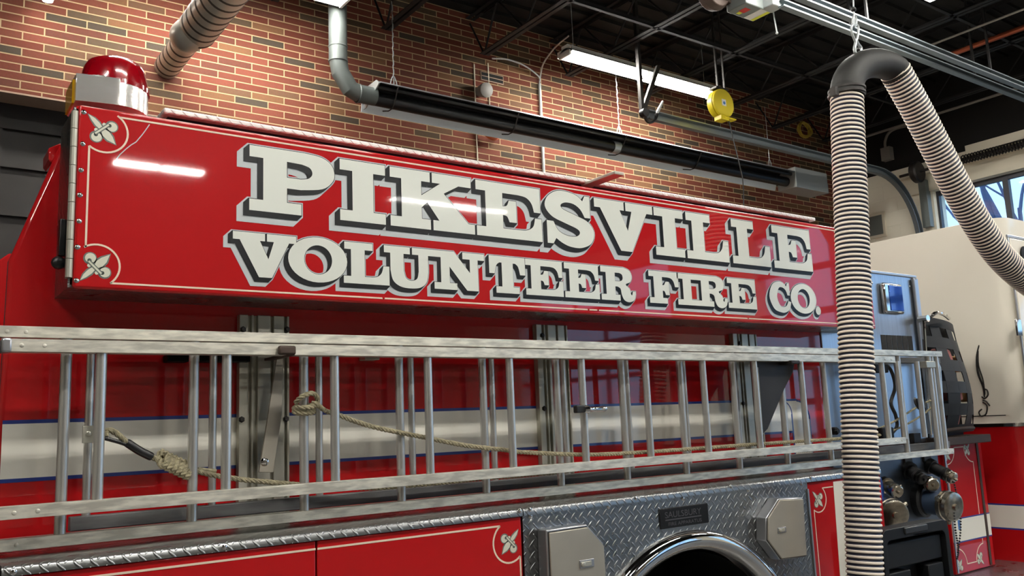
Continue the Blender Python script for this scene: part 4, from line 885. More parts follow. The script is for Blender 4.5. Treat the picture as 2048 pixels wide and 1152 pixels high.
a = A(1762, 735, 2.79); m_ = MB(); m_.box(a.x - 0.07, a.x + 0.06, 2.78, 2.82, a.z - 0.03, a.z + 0.02); m_.build('pawl_block', 'black_plastic', EX, bevel=0.006)
a = A(1765, 866, 2.79); m_ = MB(); m_.box(a.x - 0.06, a.x + 0.05, 2.75, 2.80, a.z - 0.03, a.z + 0.03); m_.build('pawl_block', 'black_plastic', EX, bevel=0.006)
a = A(1667, 862, 2.80); m_ = MB(); m_.lathe(a, (0, -1, 0), [(-0.02, 0.02), (0.02, 0.02), (0.03, 0.012)], 8); m_.build('pawl_knob', 'black_plastic', EX)
RL = thing('roof_ladder', 'narrow ladder stowed behind the extension ladder against the red body', 'ladder', (2.5, yR, 1.40))
x0 = A(138, 1045, yR).x; x1 = A(1884, 800, yR).x
zr1, zr0 = A(140, 1035, yR - 0.02).z, A(140, 1064, yR - 0.02).z
zu1, zu0 = A(1800, 714, yR - .02).z, A(1800, 726, yR - .02).z
for a_, b_ in ((zr0, zr1), (zu0, zu1)):
    m_ = MB(); m_.box(x0, x1, yR - 0.018, yR + 0.018, a_, b_); m_.build('roof_rail', 'grey_board', RL, bevel=0.003)
xr0 = A(182, 720, yR).x
for i in range(13): MB().tube([(xr0 + 0.3615 * i, yR, zr1 - 0.01), (xr0 + 0.3615 * i, yR, zu0 + 0.01)], 0.0125, 12).build('roof_rung', 'rung_metal', RL)
# ---- halyard ropes
def strands(mb, pts, r=0.007, n=3, step=0.006, pitch=0.045):
    P = resample(smooth_path(pts, 10), step)
    up = Vector((0, 0.2, 1)).normalized()
    for s in range(n):
        Q = []
        for i, p in enumerate(P):
            t = (P[min(i + 1, len(P) - 1)] - P[max(i - 1, 0)]).normalized(); u = (up - t * up.dot(t)); u = u.normalized() if u.length > 1e-4 else Vector((1, 0, 0)); w = t.cross(u)
            a = 2 * PI * (s / n + i * step / pitch); Q.append(p + u * (math.cos(a) * r * 0.5) + w * (math.sin(a) * r * 0.5))
        mb.tube(Q, r * 0.58, 6)
def loop_turns(c, rx, rz, ry, turns, tilt=0.0, drift=(0, 0, 0)):
    out = []; N = int(turns * 10)
    for i in range(N + 1):
        a = 2 * PI * i / 10; k = i / N; out.append(c + Vector((rx * math.cos(a) + drift[0] * k, ry * math.sin(a) + drift[1] * k, rz * math.sin(a + tilt) + drift[2] * k)))
    return out
HR = thing('halyard_rope', 'tan halyard rope knotted round a ladder rung and running along the middle rail', 'rope', (2.0, 2.72, 1.5))
xk = 0.1501 * 2.775 + 2 * 0.356; kz = A(612, 806, yBs).z
yh = 2.728
m_ = MB(); strands(m_, [A(650, 822, yh - 0.002), A(677, 830, yh), A(720, 846, yh), A(765, 858, yh), A(845, 874, yh), A(931, 891, yh), A(1010, 900, yh), A(1040, 904, yh), A(1153, 909, yh), A(1233, 907.5, yh), A(1362, 899.4, yh), A(1491, 890, yh), A(1597, 883, yh), A(1684, 877, yh), A(1760, 870, yh + 0.01)], 0.0085)
m_.build('running_line', 'rope', HR)
m_ = MB(); c = Vector((xk, yBs, kz))
strands(m_, loop_turns(c + Vector((0.0, 0, -0.012)), 0.032, 0.006, 0.026, 2.1, 0.4, (0, 0, -0.02)) + [A(628, 806, yBs - 0.03), A(650, 822, yh)], 0.0085)
strands(m_, [c + Vector((-0.034, -0.012, 0.0)), c + Vector((-0.022, -0.030, 0.018)), c + Vector((0.012, -0.034, 0.030)), c + Vector((0.034, -0.026, 0.018)), c + Vector((0.036, -0.02, -0.006)), c + Vector((0.012, -0.034, -0.014)), c + Vector((-0.02, -0.03, -0.016)), c + Vector((-0.034, 0, -0.012))], 0.0085)
m_.build('knot', 'rope', HR)
m_ = MB(); strands(m_, [A(1756, 858, 2.79), A(1790, 842, 2.79), A(1838, 812, 2.78), A(1868, 798, 2.75)], 0.006); strands(m_, [A(1770, 868, 2.80), A(1815, 848, 2.79), A(1850, 826, 2.78), A(1868, 808, 2.75)], 0.006)
m_.build('tied_end', 'rope', HR)
p = A(1840, 806, 2.775); m_ = MB(); m_.lathe(p, (0.2, -1, 0.3), [(-0.02, 0.035), (-0.015, 0.04), (-0.01, 0.03), (0.01, 0.03), (0.015, 0.04), (0.02, 0.035)], 16); m_.build('pulley', 'dark_metal', HR)
SR = thing('safety_rope', 'rope with a black taped sleeve and thick coiled knot near the left ladder end', 'rope', (1.2, 2.80, 1.4))
y2_ = 2.795
m_ = MB(); strands(m_, [A(214, 872, 2.735), A(210, 864, 2.735), A(218, 860, 2.735), A(232, 866, 2.74), A(246, 878, 2.745), A(258, 888, 2.75)], 0.0085); m_.build('eye_splice', 'rope', SR)
m_ = MB(); m_.tube(smooth_path([A(252, 884, 2.75), A(278, 901, 2.755), A(304, 914, 2.76)], 6), [0.010] + [0.0125] * 11 + [0.011], 12); m_.tube([A(209, 876, 2.735), A(238, 884, 2.745), A(256, 890, 2.748)], 0.006, 8); m_.build('taped_sleeve', 'black_rubber', SR)
m_ = MB(); strands(m_, [A(302, 913, 2.76), A(318, 921, 2.762)], 0.0085)
kk = [A(322 + 9 * i, 917 + 4.2 * i, 2.762) for i in range(6)]
for i, c in enumerate(kk): strands(m_, loop_turns(c, 0.008, 0.021, 0.018, 1.0, 0.5, (0.010, 0, -0.004)), 0.0095)
m_.build('coiled_knot', 'rope', SR)
m_ = MB(); strands(m_, [A(372, 938, 2.765), A(395, 943, 2.77), A(430, 951, 2.78), A(455, 955, y2_), A(500, 961, y2_), A(570, 967, y2_), A(660, 974, y2_), A(740, 976, y2_), A(786, 973.6, y2_), A(897, 964, y2_), A(984, 955, y2_), A(1040, 951, y2_), A(1169, 938, y2_), A(1362, 920, y2_), A(1556, 905, y2_), A(1668, 898, y2_)], 0.0085)
m_.tube([A(396, 938, 2.775), A(432, 942, 2.78)], 0.006, 8)
m_.build('running_line', 'rope', SR)

# ================================================================ EXHAUST HOSE
EH = thing('exhaust_hose', 'cream and navy ribbed exhaust hose hanging by a black elbow before the truck', 'hose', tuple(A(1724, 1152, 2.3)))
YH = 2.30
def ribbed(path, r, pitch, name, smooth_start=True):
    P = resample(smooth_path(path, 24), pitch / 8); n = len(P); rr, mi = [], []
    prof = [0.915, 0.925, 0.97, 0.995, 1.0, 0.995, 0.97, 0.925]
    rr = [r * prof[i % 8] for i in range(n)]
    m_ = MB(); seg = 32; m_.tube(P, rr, seg)
    k = [0 if (i % 8) in (2, 3, 4, 5) else 1 for i in range(n - 1)]
    m_.mi = [k[i // seg] if i // seg < n - 1 else 0 for i in range(len(m_.f))]
    # cream bead rides on the segments around the crest
    return m_.build(name, ['hose_cream', 'hose_navy'], EH, sharp=75)
H1 = [A(1693.5, 186, YH), A(1697, 300, YH), A(1702, 420, YH), A(1712, 700, YH), A(1724, 1000, YH), A(1731, 1180, YH), A(1733, 1300, YH)]
H1.append(Vector((H1[-1].x, YH, 0.3)))
ribbed(H1, 0.0785, 0.0222, 'drop_hose')
H2 = [A(1789, 140, YH), A(1830, 214, YH), A(1871, 293, YH), A(1912, 373, YH), A(1956, 450, YH), A(2000, 512, YH), A(2052, 560, YH), A(2110, 596, YH), A(2200, 622, YH)]
_e = H2[-1]; H2 += [_e + Vector((0.45, 0, 0.02)), _e + Vector((0.85, 0, 0.45)), _e + Vector((1.0, 0, 1.2)), _e + Vector((1.05, 0, CZ - 0.03 - _e.z))]
ribbed(H2, 0.0785, 0.0222, 'return_hose')
E_ = smooth_path([A(1693.5, 195, YH), A(1693.5, 183, YH), A(1697, 162, YH), A(1708, 143, YH), A(1728, 130, YH), A(1750, 126, YH), A(1772, 130, YH), A(1786, 138, YH), A(1794, 150, YH)], 8)
m_ = MB(); n = len(E_); m_.tube(E_, [0.083 if i < 9 else 0.079 - 0.006 * min(1, (i - 9) / 20) + (0.003 if i > n - 9 else 0) for i in range(n)], 36); m_.build('elbow', 'elbow_rubber', EH)
m_ = MB()
for k in (0.0, 0.03): m_.lathe(A(1693.5, 190 - k * 300, YH), (0, 0, 1), [(-0.007, 0.083), (-0.005, 0.088), (0.005, 0.088), (0.007, 0.083)], 36)
p = A(1664, 186, YH); m_.box(p.x - 0.016, p.x + 0.01, YH - 0.03, YH + 0.0, p.z - 0.02, p.z + 0.02)
m_.build('hose_clamp', 'dark_metal', EH)
SC = thing('suspension_cable', 'steel cable, shackle and snap hook holding up the black hose elbow', 'cable', tuple(A(1714, 104, YH)))
m_ = MB(); m_.tube([A(1707, 18, YH), A(1704, -150, YH)], 0.004, 8); m_.tube([A(1707, 18, YH), A(1709, 48, YH)], 0.004, 8); m_.build('wire', 'galvanised', SC)
m_ = MB(); m_.ball(A(1707, 19, YH), 0.014); m_.build('stop_ball', 'black_rubber', SC)
def ringlink(pts, r): 
    k = MB(); k.tube(smooth_path(pts, 6, True), r, 8, closed=True); return k
ringlink([A(x, y, YH) for x, y in ((1709, 30), (1713, 40), (1711, 52), (1707, 52), (1705, 40))], 0.005).build('shackle', 'galvanised', SC)
ringlink([A(x, y, YH) for x, y in ((1704, 52), (1714, 50), (1717, 60), (1713, 82), (1710, 82), (1703, 62))], 0.006).build('carabiner', 'galvanised', SC)
ringlink([A(x, y, YH) for x, y in ((1712, 80), (1716, 88), (1722, 97), (1718, 106), (1711, 106), (1709, 96), (1711, 88))], 0.008).build('snap_hook', 'galvanised', SC)
m_ = MB(); m_.tube(smooth_path([A(1710, 108, YH), A(1711, 100, YH), A(1716, 98, YH), A(1720, 104, YH), A(1720, 110, YH)], 5), 0.006, 8); m_.build('eye_bolt', 'dark_metal', SC)

# ================================================================ RADIANT HEATER
HY = 6.78
hx0, hx1 = A(745, 185, HY).x, A(1570, 345, HY).x
zt0 = A(1000, 246, HY - 0.03).z
HT = thing('radiant_tube_heater', 'long black radiant tube heater with grey skirt hung along the brick wall', 'heater', ((hx0 + hx1) / 2, HY, zt0 - 0.1))
z = zt0
prof = [(HY - 0.15, z + 0.10), (HY - 0.10, z + 0.135), (HY + 0.08, z + 0.135), (HY + 0.17, z + 0.0), (HY + 0.165, z - 0.0), (HY + 0.075, z + 0.125), (HY - 0.095, z + 0.125), (HY - 0.145, z + 0.095)]
m_ = MB(); m_.yz(prof, hx0, hx1); m_.build('hood', 'heater_black', HT)
m_ = MB(); m_.yz([(HY + 0.145, z + 0.02), (HY + 0.175, z - 0.075), (HY + 0.187, z - 0.075), (HY + 0.165, z + 0.02)], hx0 - 0.03, hx1); m_.build('lower_skirt', 'heater_skirt', HT, bevel=0.003)
m_ = MB(); m_.yz([(HY - 0.158, z + 0.098), (HY - 0.150, z + 0.098), (HY - 0.142, z + 0.108), (HY - 0.15, z + 0.112)], hx0, hx1); m_.build('upper_lip', 'galvanised', HT)
m_ = MB(); m_.yz([(p[0], p[1]) for p in ((HY - 0.155, z + 0.095), (HY - 0.10, z + 0.14), (HY + 0.08, z + 0.14), (HY + 0.18, z - 0.05), (HY + 0.12, z - 0.05))], hx0 - 0.012, hx0); m_.build('end_plate', 'galvanised', HT)
m_ = MB(); m_.tube([(hx0, HY, z + 0.0), (hx1, HY, z + 0.0)], 0.062, 20); m_.build('burner_tube', 'heater_black', HT)
m_ = MB(); m_.tube([(hx0, HY - 0.09, z + 0.08), (hx1, HY - 0.09, z + 0.08)], 0.02, 10); m_.build('return_pipe', 'heater_black', HT)
for px_ in (1228, 1568):
    a = A(px_, 265, HY).x; m_ = MB(); m_.tube([(a - 0.05, HY, z), (a + 0.05, HY, z)], 0.068, 20); m_.build('tube_coupling', 'galvanised', HT)
for px_ in (783, 1022, 1233, 1380):
    a = A(px_, 250, HY).x; m_ = MB(); m_.tube([(a, HY - 0.145, z + 0.10), (a, HY - 0.065, z - 0.03), (a, HY - 0.02, z - 0.068), (a, HY + 0.05, z - 0.068), (a, HY + 0.17, z - 0.03)], 0.006, 6); m_.build('tube_hanger', 'dark_metal', HT)
for px_, py_ in ((787, 155), (1236, 222), (1537, 300)):
    a = A(px_, py_, HY).x; m_ = MB(); zz = z + 0.14; i = 0
    while zz < CZ - 0.5 and px_ != 1537: 
        m_.tube([(a + (0.006 if i % 2 else 0), HY, zz), (a + (0.006 if i % 2 else 0), HY + (0 if i % 2 else 0.006), zz + 0.05)], 0.004, 5); zz += 0.045; i += 1
    m_.tube([(a, HY, z + 0.13), (a, HY, CZ - 0.5)], 0.003, 5); m_.tube(smooth_path([(a - 0.03, HY, z + 0.13), (a - 0.03, HY, z + 0.2), (a, HY, z + 0.26), (a + 0.03, HY, z + 0.2), (a + 0.03, HY, z + 0.13)], 5), 0.005, 6)
    m_.build('hanging_chain', 'galvanised', HT)
bx0, bx1 = A(1590, 350, HY - 0.14).x, A(1652, 345, HY - 0.14).x
m_ = MB(); m_.box(bx0, bx1, HY - 0.15, HY + 0.14, z - 0.10, z + 0.17); bb = m_.build('burner_box', 'galvanised', HT, bevel=0.008)
m_ = MB(); m_.box(bx1, bx1 + 0.10, HY - 0.09, HY + 0.06, z - 0.08, z + 0.06); m_.build('gas_valve', 'flue_grey', bb, bevel=0.006)
m_ = MB(); m_.tube([(hx1, HY, z), (bx0, HY, z)], 0.05, 16); m_.lathe((hx1 + 0.22, HY, z), (1, 0, 0), [(0, 0.09), (0.02, 0.095), (0.2, 0.085), (0.22, 0.05)], 20); m_.build('burner_neck', 'black_plastic', HT)
# flue pipe with its elbow
fx = A(676, 100, HY).x; zfl = A(680, 158, HY).z
path = [(fx, HY, CZ), (fx, HY, zfl + 0.16)]
m_ = MB(); m_.tube(path, 0.082, 24); m_.tube([(fx, HY, zfl + 0.17), (fx, HY, zfl + 0.155)], 0.086, 24); m_.lathe((fx, HY, A(676, 94, HY).z), (0, 0, 1), [(-0.01, 0.082), (-0.006, 0.086), (0.006, 0.086), (0.01, 0.082)], 24)
fl = m_.build('flue_riser', 'flue_pipe', HT)
m_ = MB(); zc_ = z + 0.02
m_.tube([(fx, HY, zfl + 0.17), (fx + 0.02, HY, zfl + 0.06), (fx + 0.11, HY, zc_ + 0.03), (fx + 0.2, HY, zc_)], 0.08, 24); m_.build('flue_elbow', 'flue_pipe', HT, sharp=20)
m_ = MB(); m_.tube([(fx + 0.18, HY, zc_), (hx0 + 0.02, HY, zc_)], 0.082, 24); m_.lathe((fx + 0.19, HY, zc_), (1, 0, 0), [(-0.01, 0.082), (-0.005, 0.087), (0.005, 0.087), (0.01, 0.082)], 24); m_.build('flue_run', 'flue_pipe', HT)

# ================================================================ SPIRAL DUCT
q = A(333, 135, WY); dz, dx = q.z, q.x
DU = thing('spiral_duct', 'shiny spiral duct coming out of the brick wall towards the top edge of the picture', 'duct', (dx, 5.8, dz - 0.2))
def duct(path, r, name, pitch=0.11):
    m_ = MB(); P = resample(path, 0.01); rr = []; d = 0
    for i, p in enumerate(P):
        ph = (i * 0.01 / pitch) % 1; rr.append(r + (0.004 if ph < 0.11 else 0))
    m_.tube(P, rr, 36); m_.mi = [1 if (k // 36) < len(P) - 1 and rr[k // 36] > r else 0 for k in range(len(m_.f))]; return m_.build(name, ['duct_metal', 'duct_seam'], DU, sharp=60)
y1_ = 6.62; q1 = A(362, 92, 6.55); q2 = A(398, 55, 6.25)
duct([(dx, WY + 0.05, dz), (dx, y1_, dz)], 0.10, 'wall_section')
m_ = MB(); m_.tube(smooth_path([(dx, y1_ + 0.03, dz), (dx + 0.01, y1_ - 0.06, dz + 0.015), (q2.x - 0.05, 6.38, q2.z - 0.03), (q2.x, 6.25, q2.z), (q2.x, 6.2, q2.z)], 6), 0.125, 32); m_.build('offset_elbow', 'duct_metal', DU)
duct([(q2.x, 6.3, q2.z), (q2.x, 1.2, q2.z)], 0.14, 'main_section')
for y in (5.6, 3.4, 1.6): m_ = MB(); m_.box(q2.x - 0.01, q2.x + 0.01, y - 0.02, y + 0.02, q2.z + 0.12, CZ); m_.build('duct_strap', 'galvanised', DU)

# ================================================================ DOOR TRACKS AND OPENER
TY = 6.12; zt = A(1500, 278, TY).z; tx0 = A(1296, 238, TY).x
TR = thing('door_track', 'grey overhead door track running along the brick wall and curving down at the end wall', 'door track', (9, TY, zt - 0.1))
cur = [(tx0, TY, zt), (FX - 1.05, TY, zt - 0.02)] + [(FX - 1.05 + 0.85 * math.sin(a), TY, zt - 0.87 + 0.85 * math.cos(a)) for a in [PI / 2 * i / 12 for i in range(1, 13)]] + [(FX - 0.18, TY, 0.1)]
def channel_path(mb, P, w, h, t=0.004):
    """open U section swept along a path in the XZ plane"""
    P = [Vector(p) for p in P]; prof = [(-w, -h), (w, -h), (w, -h + 0.012), (-w + t, -h + t * 2), (-w + t, h - t * 2), (w, h - 0.012), (w, h), (-w, h)]
    vs_, fs_ = [], []; n = len(prof)
    for i, p in enumerate(P):
        tn = (P[min(i + 1, len(P) - 1)] - P[max(i - 1, 0)]).normalized(); nr = Vector((-tn.z, 0, tn.x))
        for a, b in prof: vs_.append(p + Vector((0, -a, 0)) + nr * b)
    for i in range(len(P) - 1):
        for k in range(n): fs_.append((i * n + k, i * n + (k + 1) % n, (i + 1) * n + (k + 1) % n, (i + 1) * n + k))
    mb.add(vs_, fs_)
m_ = MB(); channel_path(m_, cur, 0.03, 0.05); m_.build('track_rail', 'track_grey', TR, sharp=40)
m_ = MB(); a = Vector((tx0 + 0.05, TY, zt)); m_.box(tx0 - 0.1, tx0 - 0.06, TY - 0.02, TY + 0.02, zt - 0.02, CZ); m_.prism([A(1315, 130, TY), A(1322, 130, TY), A(1294, 216, TY), A(1286, 214, TY)], (0, 0.03, 0)); m_.build('track_hanger', 'dark_metal', TR)
m_ = MB(); m_.tube(smooth_path([A(1288, 222, TY - 0.05), A(1292, 238, TY - 0.05), A(1300, 245, TY - 0.05), A(1310, 240, TY - 0.05), A(1314, 228, TY - 0.05)], 6), 0.022, 8, flat=0.6); m_.lathe(A(1288, 226, TY - 0.05), (0, -1, 0), [(-0.03, 0.045), (0.03, 0.045)], 14); m_.build('track_stop', 'black_rubber', TR)
m_ = MB(); m_.prism([A(1326, 201, TY - 0.05), A(1328, 203, TY - 0.05), A(1314, 234, TY - 0.05), A(1310, 230, TY - 0.05)], (0, 0.02, 0)); m_.build('track_tab', 'galvanised', TR)
OR = thing('door_opener', 'overhead door opener on twin rails slanting across the top right, warning stickers underneath', 'door opener', (8, 3.9, 5.0))
zo = 5.0
for i, (ya, yb, nm) in enumerate(((84, 95, 'upper'), (109, 120, 'lower'))):
    a, b = AZ(1840, ya, zo), AZ(1840, yb, zo); yc_ = (a.y + b.y) / 2
    x0 = AZ(1566, 4, zo).x
    m_ = MB(); channel_path(m_, [(x0, yc_, zo), (FX - 0.1, yc_, zo)], 0.028, 0.03); m_.box(x0, FX - 0.1, yc_ - 0.03, yc_ + 0.03, zo - 0.034, zo - 0.028)
    m_.build('opener_rail', 'track_grey', OR, sharp=40)
    for x in (x0 + 1.0, x0 + 3.2): k = MB(); k.box(x - 0.012, x + 0.012, yc_ - 0.01, yc_ + 0.01, zo + 0.02, CZ); k.build('rail_hanger', 'joist_black', OR)
c1, c2, c3, c4 = AZ(1453, 24, zo - 0.02), AZ(1505, 44, zo - 0.02), AZ(1542, 26, zo - 0.02), AZ(1496, 4, zo - 0.02)
xm0, xm1 = (c1.x + c4.x) / 2, (c2.x + c3.x) / 2; ym0, ym1 = (c4.y + c3.y) / 2, (c1.y + c2.y) / 2
m_ = MB(); m_.box(xm0, xm1, ym0, ym1, zo - 0.02, zo + 0.28); ob = m_.build('motor_housing', 'flue_grey', OR, bevel=0.008)
m_ = MB(); m_.box(xm0 + 0.6 * (xm1 - xm0), xm1 - 0.01, ym0 + 0.01, ym1 - 0.01, zo - 0.0215, zo - 0.0195); m_.build('warning_label', 'label_white', ob)
m_ = MB(); m_.box(xm1 - 0.05, xm1 - 0.012, ym0 + 0.012, ym1 - 0.012, zo - 0.0225, zo - 0.021); m_.build('warning_stripe', 'label_yellow', ob)
m_ = MB(); m_.box(xm0 + 0.2 * (xm1 - xm0), xm0 + 0.4 * (xm1 - xm0), ym0 + 0.3 * (ym1 - ym0), ym0 + 0.66 * (ym1 - ym0), zo - 0.0222, zo - 0.0195); m_.build('red_sticker', 'label_red', ob)
m_ = MB(); m_.box(xm0 + 0.24 * (xm1 - xm0), xm0 + 0.36 * (xm1 - xm0), ym0 + 0.68 * (ym1 - ym0), ym0 + 0.85 * (ym1 - ym0), zo - 0.0222, zo - 0.0195); m_.build('yellow_sticker', 'label_yellow', ob)
c5_ = AZ(1547, 14, zo); m_ = MB(); m_.box(c5_.x - 0.08, c5_.x + 0.05, c5_.y - 0.06, c5_.y + 0.06, zo - 0.02, zo + 0.22); m_.build('gear_housing', 'galvanised', OR, bevel=0.01)
m_ = MB(); p = AZ(1546, 20, zo); m_.tube([p, A(1554, 66, p.y)], 0.006, 8); m_.ball(A(1554, 66, p.y), 0.012); m_.build('release_rod', 'galvanised', OR)
p = AZ(1428, 12, zo); m_ = MB(); m_.lathe(p + Vector((0, -0.06, 0.12)), (0, 1, 0), [(0, 0.14), (0.06, 0.16), (0.12, 0.14)], 20); m_.box(p.x, xm0 + 0.02, p.y - 0.06, p.y + 0.06, zo + 0.04, zo + 0.2); m_.build('drive_wheel', 'rust_metal', OR, bevel=0.006)

# ================================================================ CORD REEL, COILS, WALL FITTINGS
RY = 5.75; q = A(1448, 206, RY)
CR = thing('cord_reel', 'yellow cord reel hanging at the right end of the lit strip light', 'cord reel', tuple(q))
rr = 0.158
m_ = MB(); m_.lathe((q.x, RY, q.z), (0, 1, 0), [(0, rr * 0.97), (0.008, rr), (0.022, rr), (0.024, rr * 0.93)], 44); m_.build('front_disc', 'reel_yellow', CR)
m_ = MB(); m_.lathe((q.x, RY + 0.034, q.z), (0, 1, 0), [(0, rr * 0.99), (0.06, rr), (0.075, rr * 0.9)], 44); m_.build('drum', 'reel_yellow', CR)
m_ = MB(); m_.lathe((q.x, RY + 0.02, q.z), (0, 1, 0), [(0, rr * 0.9), (0.02, rr * 0.9)], 40); m_.build('cord_winding', 'black_rubber', CR)
m_ = MB(); m_.box(q.x - 0.035, q.x + 0.03, RY - 0.003, RY + 0.001, q.z - 0.03, q.z + 0.04); m_.build('reel_label', 'label_white', CR)
m_ = MB(); m_.lathe((q.x + 0.0, RY - 0.004, q.z + 0.0), (0, 1, 0), [(0, 0.018), (0.002, 0.018)], 16); m_.build('reel_badge', 'label_blue', CR)
m_ = MB(); m_.box(q.x - 0.07, q.x + 0.05, RY - 0.01, RY + 0.09, q.z - rr - 0.03, q.z - rr + 0.02); m_.box(q.x - 0.02, q.x + 0.16, RY - 0.02, RY + 0.06, q.z - rr - 0.01, q.z - rr + 0.005); m_.build('cord_guide', 'reel_yellow', CR, bevel=0.006)
m_ = MB(); m_.box(q.x - 0.1, q.x + 0.1, RY + 0.0, RY + 0.1, q.z + rr - 0.004, q.z + rr + 0.015); m_.box(q.x - 0.03, q.x - 0.01, RY + 0.04, RY + 0.06, q.z + rr, CZ); m_.box(q.x + 0.08, q.x + 0.09, RY + 0.04, RY + 0.06, q.z + rr, CZ); m_.build('reel_mount', 'dark_metal', CR)
m_ = MB(); m_.tube([(q.x + 0.08, RY + 0.02, q.z - rr - 0.02), A(1485, 355, RY + 0.02), A(1487, 380, RY + 0.02), A(1490, 700, RY + 0.02)], 0.006, 8); m_.build('hanging_cord', 'black_rubber', CR)
def coil(name, c, rx, rz, n, m, label, cat, r=0.008):
    k = MB(); rnd = random.Random(n)
    for i in range(n):
        a, b = rx * rnd.uniform(0.86, 1.06), rz * rnd.uniform(0.88, 1.05); ox, oz = rnd.uniform(-.01, .01), rnd.uniform(-.02, .01)
        k.tube([c + Vector((ox + a * math.cos(t), -0.02 + 0.015 * math.sin(2 * t + i) - 0.005 * i, oz + b * math.sin(t))) for t in [2 * PI * j / 28 for j in range(28)]], r, 6, closed=True)
    o = k.build(name, m); return tag(o, label, cat)
coil('orange_cord_coil', A(981, 261, WY - 0.05), 0.11, 0.10, 9, 'orange_cord', 'orange extension cord coiled on the brick wall below the heater', 'cord')
coil('yellow_cord_coil', A(1605, 260, WY - 0.05), 0.135, 0.115, 7, 'yellow_cord', 'yellow cord coiled on the dark upper wall left of the hose', 'cord')
c = A(1083, 250, WY - 0.03)
m_ = MB(); m_.tube([(c.x, WY - 0.03, A(1080, 170, WY).z), (c.x, WY - 0.03, 0.5)], 0.017, 12)
CO = thing('wall_conduit', 'bright metal conduit running up the brick wall behind the heater', 'conduit', (c.x, WY - 0.03, 2.0))
m_.build('conduit_pipe', 'galvanised', CO)
zc_ = A(1080, 168, WY).z
m_ = MB(); m_.tube(smooth_path([(c.x, WY - 0.03, zc_), (c.x - 0.02, WY - 0.05, zc_ + 0.06), A(1050, 132, WY - 0.12), A(1015, 119, WY - 0.2), A(985, 117, WY - 0.3)], 6), 0.009, 8); m_.tube(smooth_path([(c.x, WY - 0.03, zc_), (c.x + 0.01, WY - 0.05, zc_ + 0.1), A(1088, 125, WY - 0.2), A(1110, 95, WY - 0.5), A(1137, 72, WY - 0.8)], 6), 0.009, 8); m_.build('flexible_cable', 'galvanised', CO)
c = A(985, 157, WY); m_ = MB(); m_.box(c.x - 0.16, c.x + 0.14, WY - 0.012, WY + 0.01, c.z - 0.05, c.z + 0.05); m_.cur = 1; m_.box(c.x - 0.15, c.x + 0.13, WY - 0.016, WY - 0.011, c.z + 0.006, c.z + 0.04); m_.box(c.x - 0.15, c.x + 0.13, WY - 0.016, WY - 0.011, c.z - 0.04, c.z - 0.006)
tag(m_.build('wall_vent', ['lintel_paint', 'void_black']), 'small black slotted vent high on the brick wall', 'vent')
c = A(957, 184, WY); m_ = MB(); m_.lathe((c.x, WY, c.z), (0, -1, -0.2), [(0, 0.05), (0.03, 0.055), (0.10, 0.075), (0.16, 0.08), (0.17, 0.06)], 20); tag(m_.build('alarm_horn', 'grey_pipe'), 'pale grey horn on the brick wall just above the heater', 'alarm')
m_ = MB()
for x, ya, yb in ((950, 130, 345), (978, 128, 215)):
    a = A(x, 180, WY - 0.012).x; m_.tube([(a, WY - 0.012, A(x, ya, WY).z), (a, WY - 0.012, A(x, yb, WY).z)], 0.007, 6)
tag(m_.build('wall_cable', 'beige_trim'), 'thin pale cables dropping down the brick wall beside the small vent', 'cable')
c = A(95, 2, WY - 0.25); m_ = MB(); FLT = thing('flood_light', 'round glowing flood light at the top left edge, by the brick wall', 'light fixture', tuple(c))
m_.lathe((c.x, c.y, c.z), (0, -0.15, 1), [(0.0, 0.038), (0.03, 0.05), (0.09, 0.04), (0.12, 0.02)], 20); m_.tube([(c.x, c.y, c.z + 0.1), (c.x, WY, c.z + 0.16)], 0.012, 8); m_.build('lamp_head', 'lamp_white', FLT)
m_ = MB(); m_.lathe((c.x, c.y, c.z - 0.004), (0, -0.15, 1), [(0, 0.034), (0.006, 0.036)], 20); m_.build('glowing_lens', 'tube_glow', FLT)
c = A(1747, 450, FX) if False else AX(1752, 452, FX)
m_ = MB(); m_.box(FX - 0.03, FX, c.y - 0.16, c.y + 0.16, c.z - 0.18, c.z + 0.18); o = m_.build('wall_notice', 'beige_trim', bevel=0.004); tag(o, 'small framed grey notice on the beige end wall, right of the hose', 'notice')
m_ = MB(); m_.box(FX - 0.033, FX - 0.028, c.y - 0.12, c.y + 0.12, c.z - 0.14, c.z + 0.14); m_.build('notice_sheet', 'flue_grey', o)
# torsion shaft over the end door
z_ = AX(1980, 305, FX - 0.22).z; m_ = MB(); TS = thing('torsion_shaft', 'dark spring shaft running across above the end door', 'door hardware', (FX - 0.22, 4, z_ - 0.1))
m_.tube([(FX - 0.22, 1.2, z_), (FX - 0.22, 6.3, z_)], 0.02, 10); m_.build('shaft', 'dark_metal', TS)
m_ = MB(); P = []
for i in range(700): a = i * 0.9; P.append((FX - 0.22 + 0.055 * math.cos(a), 1.6 + i * 0.0055, z_ + 0.055 * math.sin(a)))
m_.tube(P, 0.010, 5); m_.build('spring', 'dark_metal', TS)
c = AX(1832, 330, FX - 0.22); m_ = MB(); m_.lathe((FX - 0.22, c.y - 0.05, z_), (0, 1, 0), [(0, 0.13), (0.02, 0.15), (0.08, 0.15), (0.10, 0.13)], 24); m_.build('cable_drum', 'dark_metal', TS)
m_ = MB(); m_.box(FX - 0.12, FX - 0.02, c.y - 0.05, c.y + 0.06, DT - 0.5, z_ - 0.1); m_.build('shaft_bracket', 'flue_grey', TS, bevel=0.006)
